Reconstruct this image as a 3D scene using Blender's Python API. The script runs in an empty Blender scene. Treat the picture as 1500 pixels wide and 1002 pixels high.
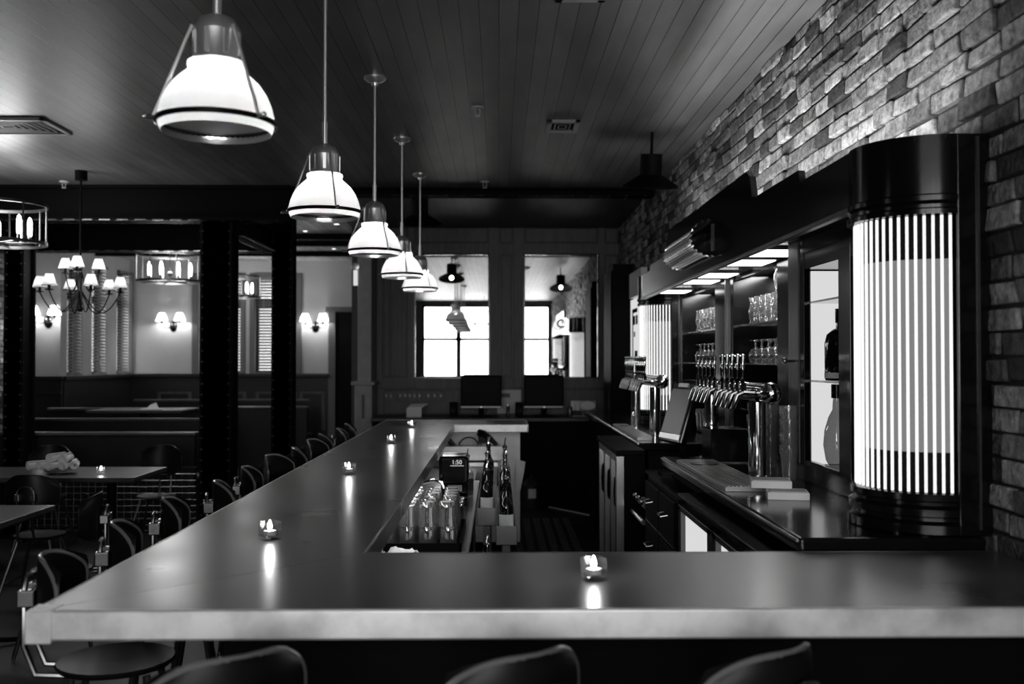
import bpy, bmesh, math, random
from mathutils import Vector, Matrix, Euler
PI = math.pi
S = bpy.context.scene
COL = S.collection
R = random.Random(7)

# ---------------------------------------------------------------- camera, world, exposure
F = 1458.333
CAM = Vector((0, 0, 1.62))
YAW, PIT = math.atan(20 / F), math.atan(26 / F)
cam_d = bpy.data.cameras.new('camera')
cam_d.sensor_width = 36.0
cam_d.lens = 35.0
cam_d.clip_start = 0.05
cam_d.dof.use_dof = True
cam_d.dof.focus_distance = 4.4
cam_d.dof.aperture_fstop = 2.6
cam = bpy.data.objects.new('camera', cam_d)
cam.location = CAM
cam.rotation_euler = (PI / 2 + PIT, 0, -YAW)
COL.objects.link(cam)
S.camera = cam
_fw = Vector((math.sin(YAW) * math.cos(PIT), math.cos(YAW) * math.cos(PIT), math.sin(PIT)))
_rt = Vector((math.cos(YAW), -math.sin(YAW), 0))
_up = _rt.cross(_fw)

S.view_settings.view_transform = 'Standard'
S.view_settings.look = 'None'
S.view_settings.exposure = 0.35
S.view_settings.gamma = 1.0
S.view_settings.use_curve_mapping = False
try:
    S.cycles.use_denoising = True
    S.cycles.max_bounces = 10
    S.cycles.transparent_max_bounces = 24
    S.cycles.diffuse_bounces = 4
    S.cycles.glossy_bounces = 5
    S.cycles.sample_clamp_indirect = 4.0
    S.cycles.caustics_reflective = False
    S.cycles.caustics_refractive = False
except Exception:
    pass

W = bpy.data.worlds.new('world')
S.world = W
W.use_nodes = True
W.node_tree.nodes['Background'].inputs[0].default_value = (1, 1, 1, 1)
# an overcast white sky, much brighter on the street side behind the camera than behind the dining room
_wt = W.node_tree
_tc = _wt.nodes.new('ShaderNodeTexCoord'); _sx = _wt.nodes.new('ShaderNodeSeparateXYZ'); _mr = _wt.nodes.new('ShaderNodeMapRange')
_wt.links.new(_tc.outputs['Generated'], _sx.inputs[0]); _wt.links.new(_sx.outputs['Y'], _mr.inputs['Value'])
_mr.inputs['From Min'].default_value = -0.6; _mr.inputs['From Max'].default_value = 0.3
_mr.inputs['To Min'].default_value = 8.0; _mr.inputs['To Max'].default_value = 1.3
_wt.links.new(_mr.outputs['Result'], _wt.nodes['Background'].inputs[1])

def area_light(name, loc, rot, sx, sy, power, portal=False, spread=None):
    d = bpy.data.lights.new(name, 'AREA')
    d.shape = 'RECTANGLE'; d.size = sx; d.size_y = sy; d.energy = power
    if portal: d.cycles.is_portal = True
    if spread: d.spread = spread
    o = bpy.data.objects.new(name, d); o.location = loc; o.rotation_euler = rot
    COL.objects.link(o)
    return o
# daylight enters through the front windows behind the camera
area_light('window_portal', (-0.3, -3.05, 2.1), (PI / 2, 0, 0), 3.5, 2.05, 1, portal=True)

# assumed, unseen cove light added on top of the back bar, washing the bricks and the ceiling boards
area_light('assumed_cove_light', (1.185, 4.3, 2.30), (PI, 0, 0), .04, 2.6, 20)
area_light('assumed_cove_light', (1.185, 6.5, 2.30), (PI, 0, 0), .04, 1.6, 5)

# added, unseen strip lights: inside the two glass bays and under the bar's inner lip
for _y, _l in ((5.52, .85), (7.08, 1.1)):
    area_light('shelf_fill_light', (1.60, _y, 2.125), (0, 0, 0), .10, _l, 7)
area_light('underbar_fill_light', (-.43, 5.6, 1.0), (0, 0, 0), .05, 4.6, 4)

def point_light(name, loc, power, radius=0.03, parent=None):
    d = bpy.data.lights.new(name, 'POINT')
    d.energy = power; d.shadow_soft_size = radius
    o = bpy.data.objects.new(name, d); o.location = loc
    COL.objects.link(o)
    if parent: o.parent = parent
    return o

# ---------------------------------------------------------------- materials (a monochrome place)
def mat(name, v, rough=0.5, metal=0.0, spec=0.5, noise=0.0, nscale=8.0, stretch=(1, 1, 1), bump=0.0, bscale=None, coat=0.0, rnoise=0.0, detail=6):
    m = bpy.data.materials.new(name); m.use_nodes = True
    nt = m.node_tree; b = nt.nodes['Principled BSDF']
    b.inputs['Base Color'].default_value = (v, v, v, 1)
    b.inputs['Roughness'].default_value = rough
    b.inputs['Metallic'].default_value = metal
    b.inputs['Specular IOR Level'].default_value = spec
    b.inputs['Coat Weight'].default_value = coat
    if noise or bump or rnoise:
        tc = nt.nodes.new('ShaderNodeTexCoord'); mp = nt.nodes.new('ShaderNodeMapping')
        mp.inputs['Scale'].default_value = stretch
        nt.links.new(tc.outputs['Object'], mp.inputs['Vector'])
        n = nt.nodes.new('ShaderNodeTexNoise'); n.inputs['Scale'].default_value = nscale
        n.inputs['Detail'].default_value = detail; n.inputs['Roughness'].default_value = 0.6
        nt.links.new(mp.outputs['Vector'], n.inputs['Vector'])
        if noise:
            r = nt.nodes.new('ShaderNodeMapRange')
            r.inputs['From Min'].default_value = 0.25; r.inputs['From Max'].default_value = 0.75
            r.inputs['To Min'].default_value = v * (1 - noise); r.inputs['To Max'].default_value = v * (1 + noise)
            nt.links.new(n.outputs['Fac'], r.inputs['Value'])
            nt.links.new(r.outputs['Result'], b.inputs['Base Color'])
        if rnoise:
            r2 = nt.nodes.new('ShaderNodeMapRange')
            r2.inputs['From Min'].default_value = 0.25; r2.inputs['From Max'].default_value = 0.75
            r2.inputs['To Min'].default_value = max(0.02, rough - rnoise); r2.inputs['To Max'].default_value = rough + rnoise
            nt.links.new(n.outputs['Fac'], r2.inputs['Value'])
            nt.links.new(r2.outputs['Result'], b.inputs['Roughness'])
        if bump:
            bn = nt.nodes.new('ShaderNodeBump'); bn.inputs['Strength'].default_value = bump
            bn.inputs['Distance'].default_value = 0.01
            src = n
            if bscale:
                src = nt.nodes.new('ShaderNodeTexNoise'); src.inputs['Scale'].default_value = bscale
                src.inputs['Detail'].default_value = 4
                nt.links.new(mp.outputs['Vector'], src.inputs['Vector'])
            nt.links.new(src.outputs['Fac'], bn.inputs['Height'])
            nt.links.new(bn.outputs['Normal'], b.inputs['Normal'])
    return m

def emit(name, v, strength):
    m = bpy.data.materials.new(name); m.use_nodes = True
    nt = m.node_tree; nt.nodes.clear()
    e = nt.nodes.new('ShaderNodeEmission'); o = nt.nodes.new('ShaderNodeOutputMaterial')
    e.inputs[0].default_value = (v, v, v, 1); e.inputs[1].default_value = strength
    nt.links.new(e.outputs[0], o.inputs[0])
    return m

def thin_glass(name, tint=0.95, ior=1.5, extra=0.0, rough=0.03, haze=0.0):
    m = bpy.data.materials.new(name); m.use_nodes = True
    nt = m.node_tree; nt.nodes.clear()
    o = nt.nodes.new('ShaderNodeOutputMaterial'); mx = nt.nodes.new('ShaderNodeMixShader')
    t = nt.nodes.new('ShaderNodeBsdfTransparent'); t.inputs[0].default_value = (tint, tint, tint, 1)
    g = nt.nodes.new('ShaderNodeBsdfGlossy'); g.inputs['Roughness'].default_value = rough
    lw = nt.nodes.new('ShaderNodeLayerWeight'); lw.inputs[0].default_value = 0.5
    pw = nt.nodes.new('ShaderNodeMath'); pw.operation = 'POWER'; pw.inputs[1].default_value = 3.0
    ad = nt.nodes.new('ShaderNodeMath'); ad.operation = 'MULTIPLY_ADD'; ad.inputs[1].default_value = 0.85; ad.inputs[2].default_value = 0.05 + extra
    ad.use_clamp = True
    nt.links.new(lw.outputs['Facing'], pw.inputs[0]); nt.links.new(pw.outputs[0], ad.inputs[0])
    nt.links.new(ad.outputs[0], mx.inputs[0]); nt.links.new(t.outputs[0], mx.inputs[1]); nt.links.new(g.outputs[0], mx.inputs[2])
    if haze:  # diffuse share put in to brighten the glass
        hz = nt.nodes.new('ShaderNodeMixShader'); hz.inputs[0].default_value = haze
        df = nt.nodes.new('ShaderNodeBsdfTranslucent'); d2 = nt.nodes.new('ShaderNodeBsdfDiffuse'); mm = nt.nodes.new('ShaderNodeMixShader')
        nt.links.new(df.outputs[0], mm.inputs[1]); nt.links.new(d2.outputs[0], mm.inputs[2])
        nt.links.new(mx.outputs[0], hz.inputs[1]); nt.links.new(mm.outputs[0], hz.inputs[2]); mx = hz
    nt.links.new(mx.outputs[0], o.inputs[0])
    return m

def lamp_shade(name, v=0.85, clear=0.25, gloss=0.12):
    m = bpy.data.materials.new(name); m.use_nodes = True
    nt = m.node_tree; nt.nodes.clear()
    o = nt.nodes.new('ShaderNodeOutputMaterial')
    tr = nt.nodes.new('ShaderNodeBsdfTranslucent'); tr.inputs[0].default_value = (v, v, v, 1)
    tp = nt.nodes.new('ShaderNodeBsdfTransparent'); tp.inputs[0].default_value = (v, v, v, 1)
    gl = nt.nodes.new('ShaderNodeBsdfGlossy'); gl.inputs['Roughness'].default_value = 0.15
    a = nt.nodes.new('ShaderNodeMixShader'); a.inputs[0].default_value = clear
    b = nt.nodes.new('ShaderNodeMixShader'); b.inputs[0].default_value = gloss
    nt.links.new(tr.outputs[0], a.inputs[1]); nt.links.new(tp.outputs[0], a.inputs[2])
    nt.links.new(a.outputs[0], b.inputs[1]); nt.links.new(gl.outputs[0], b.inputs[2])
    nt.links.new(b.outputs[0], o.inputs[0])
    return m

def board_material(name, v, pitch):
    m = mat(name, v, 0.42)
    nt = m.node_tree; b = nt.nodes['Principled BSDF']; L = nt.links.new; N = nt.nodes.new
    tc = N('ShaderNodeTexCoord'); sx = N('ShaderNodeSeparateXYZ'); L(tc.outputs['Object'], sx.inputs[0])
    dv = N('ShaderNodeMath'); dv.operation = 'DIVIDE'; dv.inputs[1].default_value = pitch; L(sx.outputs['X'], dv.inputs[0])
    fr = N('ShaderNodeMath'); fr.operation = 'FRACT'; L(dv.outputs[0], fr.inputs[0])
    fl = N('ShaderNodeMath'); fl.operation = 'FLOOR'; L(dv.outputs[0], fl.inputs[0])
    wn = N('ShaderNodeTexWhiteNoise'); wn.noise_dimensions = '1D'; L(fl.outputs[0], wn.inputs['W'])
    gr = N('ShaderNodeMath'); gr.operation = 'GREATER_THAN'; gr.inputs[1].default_value = 0.055; L(fr.outputs[0], gr.inputs[0])
    mp = N('ShaderNodeMapping'); mp.inputs['Scale'].default_value = (3, 0.6, 1); L(tc.outputs['Object'], mp.inputs[0])
    n = N('ShaderNodeTexNoise'); n.inputs['Scale'].default_value = 2.5; n.inputs['Detail'].default_value = 6; L(mp.outputs[0], n.inputs['Vector'])
    r = N('ShaderNodeMapRange'); r.inputs['From Min'].default_value = 0.3; r.inputs['From Max'].default_value = 0.7
    r.inputs['To Min'].default_value = v * 0.7; r.inputs['To Max'].default_value = v * 1.3; L(n.outputs['Fac'], r.inputs['Value'])
    r2 = N('ShaderNodeMapRange'); r2.inputs['To Min'].default_value = 0.8; r2.inputs['To Max'].default_value = 1.15; L(wn.outputs['Value'], r2.inputs['Value'])
    m1 = N('ShaderNodeMath'); m1.operation = 'MULTIPLY'; L(r.outputs[0], m1.inputs[0]); L(r2.outputs[0], m1.inputs[1])
    m2 = N('ShaderNodeMath'); m2.operation = 'MULTIPLY'; L(m1.outputs[0], m2.inputs[0]); L(gr.outputs[0], m2.inputs[1])
    L(m2.outputs[0], b.inputs['Base Color'])
    bp = N('ShaderNodeBump'); bp.inputs['Strength'].default_value = 0.6; bp.inputs['Distance'].default_value = 0.008
    L(gr.outputs[0], bp.inputs['Height']); L(bp.outputs[0], b.inputs['Normal'])
    return m

def brick_material(name, v):
    m = mat(name, v, 0.85, spec=0.25)
    nt = m.node_tree; b = nt.nodes['Principled BSDF']; L = nt.links.new; N = nt.nodes.new
    at = N('ShaderNodeAttribute'); at.attribute_name = 'tone'
    tc = N('ShaderNodeTexCoord')
    n = N('ShaderNodeTexNoise'); n.inputs['Scale'].default_value = 22; n.inputs['Detail'].default_value = 7; n.inputs['Roughness'].default_value = 0.7
    L(tc.outputs['Object'], n.inputs['Vector'])
    r = N('ShaderNodeMapRange'); r.inputs['From Min'].default_value = 0.3; r.inputs['From Max'].default_value = 0.7
    r.inputs['To Min'].default_value = 0.2; r.inputs['To Max'].default_value = 1.6; L(n.outputs['Fac'], r.inputs['Value'])
    mu = N('ShaderNodeMath'); mu.operation = 'MULTIPLY'; L(at.outputs['Fac'], mu.inputs[0]); L(r.outputs[0], mu.inputs[1])
    L(mu.outputs[0], b.inputs['Base Color'])
    n2 = N('ShaderNodeTexNoise'); n2.inputs['Scale'].default_value = 45; n2.inputs['Detail'].default_value = 5; L(tc.outputs['Object'], n2.inputs['Vector'])
    bp = N('ShaderNodeBump'); bp.inputs['Strength'].default_value = 0.9; bp.inputs['Distance'].default_value = 0.012
    L(n2.outputs['Fac'], bp.inputs['Height']); L(bp.outputs[0], b.inputs['Normal'])
    return m

M = dict(
    black=mat('black_lacquered_wood', 0.004, 0.15, spec=0.4, nscale=3),
    black_matt=mat('matt_black', 0.003, 0.6, spec=0.08),
    steel=mat('black_painted_steel', 0.003, 0.6, spec=0.06),
    rivet=mat('bare_rivet_steel', 0.05, 0.4, metal=0.6),
    panel=mat('dark_stained_wood', 0.055, 0.45, noise=0.6, nscale=5, stretch=(6, 6, 0.7)),
    panel_dark=mat('darker_stained_wood', 0.008, 0.4, noise=0.4, nscale=5, stretch=(6, 6, 0.7)),
    greywood=mat('grey_painted_wood', 0.28, 0.5, noise=0.12, nscale=10),
    floor=mat('dark_floor', 0.010, 0.5, noise=0.5, nscale=3, stretch=(8, 1, 1)),
    plaster=mat('grey_plaster', 0.42, 0.8, noise=0.12, nscale=1.5, spec=0.2),
    darkplaster=mat('dark_plaster', 0.12, 0.8, spec=0.2),
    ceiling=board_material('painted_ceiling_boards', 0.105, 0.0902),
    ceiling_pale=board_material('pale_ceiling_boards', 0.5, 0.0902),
    ceiling_shade=board_material('shaded_ceiling_boards', 0.02, 0.0902),  # same boards, darkened to carry the shade over the bar's far end
    matpat=mat('worn_rubber_studs', 0.06, 0.5),
    brick=brick_material('old_brick', 0.2),
    mortar=mat('mortar', 0.035, 0.9, spec=0.1, noise=0.4, nscale=30, bump=0.5),
    zinc=mat('zinc_bar_top', 0.25, 0.31, metal=0.9, noise=0.25, nscale=2.6, rnoise=0.05, detail=1.5),
    zinc_edge=mat('zinc_edge', 0.9, 0.45, metal=0.6, noise=0.3, nscale=7, rnoise=0.08),
    steelsat=mat('stainless_steel', 0.55, 0.28, metal=1.0, noise=0.1, nscale=12, stretch=(1, 8, 1)),
    steeldark=mat('dim_stainless_steel', 0.22, 0.35, metal=0.9, noise=0.2, nscale=6),
    chrome=mat('polished_chrome', 0.8, 0.07, metal=1.0),
    nickel=mat('brushed_nickel', 0.5, 0.25, metal=1.0),
    satin=mat('satin_aluminium', 0.85, 0.32, metal=0.85),
    traymetal=mat('worn_tray_steel', 0.5, 0.33, metal=0.55),
    fluted=mat('fluted_metal', 0.6, 0.25, metal=0.7),
    frame=mat('stool_frame_steel', 0.22, 0.3, metal=1.0),
    gunmetal=mat('dark_metal', 0.12, 0.3, metal=0.9),
    mirror=mat('mirror_silver', 0.85, 0.01, metal=1.0),
    darkmirror=mat('smoked_mirror', 0.35, 0.03, metal=1.0),
    white=mat('white_paper', 0.75, 0.8, spec=0.2),
    grey=mat('grey_board', 0.85, 0.6, noise=0.12, nscale=4),
    cloth=mat('white_cloth', 0.8, 0.9, spec=0.1, bump=0.2, nscale=60),
    cream=mat('painted_pale', 0.45, 0.6),
    padwood=mat('varnished_plywood', 0.006, 0.42, noise=0.4, nscale=6, stretch=(1, 1, 6), spec=.3),
    rim_highlight=mat('lit_ply_edge', 0.17, 0.3, coat=.4),  # paled to carry the daylight on the stool pads' ply edge
    tablewood=mat('table_wood', 0.07, 0.3, noise=0.5, nscale=4, stretch=(1, 8, 1)),
    rubber=mat('black_rubber', 0.015, 0.55, noise=0.3, nscale=30),
    slat=mat('blind_slats', 0.12, 0.45),
    glass=thin_glass('thin_clear_glass'),
    glass_b=thin_glass('thick_glass', extra=0.22, rough=0.06, haze=0.07),
    glass_c=thin_glass('brightened_pint_glass', extra=0.25, rough=0.08, haze=0.2),  # haze put in so the pint glasses look brighter lit
    pane=thin_glass('window_pane', 0.97),
    amber=thin_glass('smoky_bottle_glass', 0.45, extra=.08),
    bottle=mat('dark_bottle_glass', 0.005, 0.04, spec=0.8),
    liquor=mat('dark_liquor', 0.01, 0.06, spec=0.6),
    label=mat('paper_label', 0.8, 0.7),
    shade=lamp_shade('ribbed_lamp_glass', 0.95, 0.06, 0.15),
    cloth_shade=lamp_shade('cloth_lamp_shade', 0.8, 0.08, 0.0),
    bulb=emit('lit_bulb', 1, 3),
    candlebulb=emit('lit_candle_bulb', 1, 9),
    flame=emit('candle_flame', 1, 22),
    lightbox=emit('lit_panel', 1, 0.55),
    downlight=emit('lit_downlight', 1, 3.0),
    spot=emit('lit_recessed_light', 1, 4.0),
    rod=emit('lit_glass_rod', 1, 0.95),
    rodback=emit('lit_lamp_back', 1, 0.17),
    screen=mat('dark_screen', 0.002, 0.4, spec=.06),
    touch=mat('grey_touch_screen', 0.07, 0.3),
    wax=mat('candle_wax', 0.7, 0.5),
)

# ---------------------------------------------------------------- mesh builder
class MB:
    def __init__(s): s.v = []; s.f = []
    def add(s, vs, fs):
        o = len(s.v); s.v += [Vector(v) for v in vs]; s.f += [tuple(i + o for i in f) for f in fs]; return s
    def box(s, x0, y0, z0, x1, y1, z1):
        vs = [(x, y, z) for z in (z0, z1) for y in (y0, y1) for x in (x0, x1)]
        return s.add(vs, [(0, 2, 3, 1), (4, 5, 7, 6), (0, 1, 5, 4), (2, 6, 7, 3), (0, 4, 6, 2), (1, 3, 7, 5)])
    def obox(s, c, size, rot=(0, 0, 0)):
        m = Euler(rot).to_matrix(); c = Vector(c); h = [d / 2 for d in size]
        vs = [c + m @ Vector((x * h[0], y * h[1], z * h[2])) for z in (-1, 1) for y in (-1, 1) for x in (-1, 1)]
        return s.add(vs, [(0, 2, 3, 1), (4, 5, 7, 6), (0, 1, 5, 4), (2, 6, 7, 3), (0, 4, 6, 2), (1, 3, 7, 5)])
    def tube(s, pts, r, n=8, closed=False):
        pts = [Vector(p) for p in pts]; k = len(pts)
        rs = r if isinstance(r, (list, tuple)) else [r] * k
        t0 = (pts[1] - pts[0]).normalized()
        u = t0.orthogonal().normalized(); rings = []
        for i, p in enumerate(pts):
            if closed: t = (pts[(i + 1) % k] - pts[i - 1]).normalized()
            else: t = (pts[min(i + 1, k - 1)] - pts[max(i - 1, 0)]).normalized()
            u = (u - t * u.dot(t))
            u = u.normalized() if u.length > 1e-6 else t.orthogonal().normalized()
            w = t.cross(u)
            rings.append([p + (u * math.cos(2 * PI * j / n) + w * math.sin(2 * PI * j / n)) * rs[i] for j in range(n)])
        vs = [v for q in rings for v in q]; fs = []
        for i in range(k if closed else k - 1):
            a, b = i * n, ((i + 1) % k) * n
            for j in range(n): fs.append((a + j, a + (j + 1) % n, b + (j + 1) % n, b + j))
        if not closed: fs += [tuple(range(n))[::-1], tuple((k - 1) * n + j for j in range(n))]
        return s.add(vs, fs)
    def cyl(s, p0, p1, r, r1=None, n=16):
        return s.tube([p0, p1], [r, r if r1 is None else r1], n)
    def lathe(s, prof, n=24, c=(0, 0, 0), rib=0.0, ribs=0, a0=0.0, a1=2 * PI, m=None):
        c = Vector(c); full = abs(a1 - a0 - 2 * PI) < 1e-6; cols = n if full else n + 1; vs = []; fs = []
        for (r, z) in prof:
            for j in range(cols):
                a = a0 + (a1 - a0) * j / n
                q = r + (rib * (1 if j % 2 else -1) if rib else 0)
                p = Vector((q * math.cos(a), q * math.sin(a), z))
                if m: p = m @ p
                vs.append(c + p)
        for i in range(len(prof) - 1):
            for j in range(n):
                a, b = i * cols, (i + 1) * cols; j2 = (j + 1) % cols
                fs.append((a + j, a + j2, b + j2, b + j))
        return s.add(vs, fs)
    def prism(s, poly, h0, h1, plane='xy'):
        def q(a, b, h):
            return {'xy': (a, b, h), 'yz': (h, a, b), 'xz': (a, h, b)}[plane]
        k = len(poly)
        vs = [q(a, b, h0) for a, b in poly] + [q(a, b, h1) for a, b in poly]
        fs = [tuple(range(k)), tuple(range(k, 2 * k))[::-1]] + [(i, (i + 1) % k, k + (i + 1) % k, k + i) for i in range(k)]
        return s.add(vs, fs)
    def ball(s, c, r, n=12, sz=1.0):
        prof = [(max(1e-4, r * math.sin(PI * i / 8)), -r * sz * math.cos(PI * i / 8)) for i in range(9)]
        return s.lathe(prof, n, c)
    def build(s, name, material, parent=None, smooth=True, angle=35, bevel=0.0, world=False, segs=2, merge=False, recalc=True):
        vs = s.v
        if world and parent is not None: vs = [v - parent.location for v in vs]
        me = bpy.data.meshes.new(name); me.from_pydata([tuple(v) for v in vs], [], s.f)
        bm = bmesh.new(); bm.from_mesh(me)
        if merge: bmesh.ops.remove_doubles(bm, verts=bm.verts, dist=1e-4)
        if recalc: bmesh.ops.recalc_face_normals(bm, faces=bm.faces)
        bm.to_mesh(me); bm.free()
        me.materials.append(material)
        if smooth:
            me.shade_smooth(); me.set_sharp_from_angle(angle=math.radians(angle))
        o = bpy.data.objects.new(name, me); COL.objects.link(o)
        if parent is not None: o.parent = parent
        if bevel:
            bv = o.modifiers.new('bevel', 'BEVEL'); bv.width = bevel; bv.segments = segs; bv.limit_method = 'ANGLE'
        return o

def tag(o, label, cat, group=None, kind=None):
    o['label'] = label; o['category'] = cat
    if group: o['group'] = group
    if kind: o['kind'] = kind
    return o
def thing(name, label, cat, loc=(0, 0, 0), rz=0.0, group=None):
    o = bpy.data.objects.new(name, None); COL.objects.link(o)
    o.location = loc; o.rotation_euler = (0, 0, rz); o.empty_display_size = 0.05
    return tag(o, label, cat, group)
def struct(o): o['kind'] = 'structure'; return o
def clone(root, loc, rz=0.0, label=None, group=None, scale=None):
    r = root.copy(); COL.objects.link(r); r.location = loc; r.rotation_euler = (0, 0, rz)
    if scale: r.scale = (scale,) * 3
    if label: r['label'] = label
    if group: r['group'] = group
    for ch in root.children:
        c = ch.copy(); COL.objects.link(c); c.parent = r
        for g in ch.children:
            d = g.copy(); COL.objects.link(d); d.parent = c
    return r
def arc(cx, cy, r, a0, a1, n): return [(cx + r * math.cos(a0 + (a1 - a0) * i / n), cy + r * math.sin(a0 + (a1 - a0) * i / n)) for i in range(n + 1)]
def text_mesh(name, body, size, loc, rot, material, parent=None, depth=0.001, align='CENTER'):
    cu = bpy.data.curves.new(name, 'FONT'); cu.body = body; cu.size = size; cu.extrude = depth; cu.align_x = align; cu.align_y = 'CENTER'
    t = bpy.data.objects.new(name + '_source', cu)
    me = bpy.data.meshes.new_from_object(t)
    bpy.data.objects.remove(t)
    me.materials.append(material)
    o = bpy.data.objects.new(name, me); COL.objects.link(o); o.location = loc; o.rotation_euler = rot
    if parent: o.parent = parent
    return o
ORD = ['first', 'second', 'third', 'fourth', 'fifth', 'sixth', 'seventh', 'eighth', 'ninth', 'tenth', 'eleventh', 'twelfth']

XR, ZC, YW, YB = 1.45, 3.2, 11.9, 15.9      # right wall, ceiling, bar's end wall, dining room's end wall
CZ = 1.105                                  # back counter height
# ================================================================ THE SETTING
def brick_wall(name, xs, face, y0, y1, z0, z1, skip=None, dark=0.2):
    """bricks on a wall of constant x; face = -1 looks towards -x"""
    L, H, J = 0.205, 0.0725, 0.011
    vs, fs, tones = [], [], []
    row = 0; z = z0
    while z < z1 - 0.01:
        y = y0 - (L / 2 if row % 2 else 0)
        while y < y1:
            ln = L * R.uniform(0.86, 1.08)
            a, b = max(y, y0), min(y + ln - J, y1)
            if b - a > 0.03 and not (skip and skip((a + b) / 2, z + H / 2)):
                pr = R.choice([R.uniform(0.004, 0.016), R.uniform(0.008, 0.026)])
                za, zb = z, min(z + H - J * R.uniform(0.6, 1.3), z1)
                o = len(vs); tilt = R.uniform(-0.004, 0.004)
                for dx in (-0.02, pr):
                    for zz in (za, zb):
                        for yy in (a, b):
                            jx = R.uniform(-0.004, 0.004) if dx > 0 else 0
                            vs.append((xs + face * (dx + jx + (tilt if zz == za else -tilt)), yy + R.uniform(-.004, .004), zz + R.uniform(-.004, .004)))
                q = [(4, 5, 7, 6), (0, 1, 5, 4), (2, 6, 7, 3), (0, 4, 6, 2), (1, 3, 7, 5)]
                fs += [tuple(o + i for i in f) for f in q]
                t = R.choice([0.05, 0.10, 0.14, 0.18, 0.22, 0.26, 0.30, 0.38]) * R.uniform(0.7, 1.2) * dark / 0.2
                tones += [t] * 5
            y += ln
        z += H; row += 1
    me = bpy.data.meshes.new(name); me.from_pydata(vs, [], fs)
    at = me.attributes.new('tone', 'FLOAT', 'FACE')
    at.data.foreach_set('value', tones)
    bm = bmesh.new(); bm.from_mesh(me); bmesh.ops.recalc_face_normals(bm, faces=bm.faces); bm.to_mesh(me); bm.free()
    me.materials.append(M['brick'])
    o = bpy.data.objects.new(name, me); COL.objects.link(o)
    bv = o.modifiers.new('bevel', 'BEVEL'); bv.width = 0.006; bv.segments = 2
    return struct(o)

struct(MB().box(-6.7, -3.2, -0.1, 1.9, 16.1, 0).build('floor', M['floor'], smooth=False))
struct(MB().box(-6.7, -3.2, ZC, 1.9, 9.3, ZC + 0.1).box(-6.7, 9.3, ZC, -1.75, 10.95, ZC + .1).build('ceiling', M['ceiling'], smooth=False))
struct(MB().box(-1.75, 9.3, ZC, 1.9, 16.1, ZC + 0.1).build('ceiling', M['ceiling_shade'], smooth=False))
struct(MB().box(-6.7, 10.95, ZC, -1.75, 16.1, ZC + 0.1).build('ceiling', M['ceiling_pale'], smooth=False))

w = MB()
w.box(XR, -3.0, 0, 1.9, 3.34, ZC).box(XR, 7.72, 0, 1.9, YW + 0.1, ZC).box(XR, 3.34, 2.2, 1.9, 7.72, ZC).box(XR, 3.34, 0, 1.9, 7.72, 1.06)
struct(w.build('wall_right', M['mortar'], smooth=False))
brick_wall('wall_right_bricks', XR, -1, -2.9, YW, 0.98, ZC - 0.003, lambda y, z: 3.02 < y < 8.05 and z < 2.22)

w = MB().box(-6.7, -3.2, 0, -6.5, 13.4, ZC)
struct(w.build('wall_left', M['mortar'], smooth=False))
brick_wall('wall_left_bricks', -6.5, 1, 11.6, 13.3, 0.2, ZC - 0.003, None, 0.3)

# the front wall behind the camera, with the street windows
w = MB()
w.box(-6.7, -3.2, 0, 1.9, -3.0, 1.1).box(-6.7, -3.2, 3.1, 1.9, -3.0, ZC).box(-6.7, -3.2, 1.1, -2.05, -3.0, 3.1).box(1.40, -3.2, 1.1, 1.9, -3.0, 3.1)
struct(w.build('wall_front', M['darkplaster'], smooth=False))
xs = [-2.05, -1.07, -0.2, 0.62, 1.40]
for i in range(4):
    a, b = xs[i], xs[i + 1]
    fr = MB()
    for (p, q) in ((a, a + 0.065), (b - 0.065, b)): fr.box(p, -3.14, 1.1, q, -3.02, 3.1)
    for (p, q) in ((1.1, 1.19), (2.13, 2.21), (3.03, 3.1)): fr.box(a, -3.14, p, b, -3.02, q)
    wn = struct(fr.build('window_%d' % (i + 1), M['steel'], smooth=False))
    MB().box(a + 0.04, -3.09, 1.15, b - 0.04, -3.085, 3.05).build('window_pane', M['pane'], wn, smooth=False)

# the bar's end wall: dark panelling round two mirrors
struct(MB().box(-1.75, YW, 0, XR + 0.1, YW + 0.15, ZC).box(-1.75, YW + 0.15, 0, -1.65, YB, ZC).build('wall_far', M['panel_dark'], smooth=False))
def fx(px): return (px - 730) / F * YW
def fz(py): return 1.62 + (527 - py) / F * YW
t = MB()
for a, b in ((553, 561), (598, 608), (716, 731), (752, 768), (876, 886), (906, 912)): t.box(fx(a), YW - 0.035, fz(568), fx(b), YW, ZC)
for a, b in ((357, 373), (553, 569)): t.box(fx(553), YW - 0.03, fz(b), fx(912), YW, fz(a))
t.box(fx(553), YW - 0.05, fz(333), fx(912), YW, fz(329))
struct(t.build('trim_1', M['panel'], smooth=False, bevel=0.004))
t = MB()
for a, b in ((563, 571), (573, 596), (733.5, 749.5), (888, 904)): t.box(fx(a), YW - 0.02, fz(551), fx(b), YW, fz(375))
for a, b in ((563, 596), (610, 714), (733, 750), (770, 874), (888, 904)): t.box(fx(a), YW - 0.02, fz(355), fx(b), YW, fz(334))
for a, b in ((563, 713), (718, 766), (770, 904)): t.box(fx(a), YW - 0.02, fz(606), fx(b), YW, fz(571))
struct(t.build('trim_2', M['panel'], smooth=False, bevel=0.006))
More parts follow.
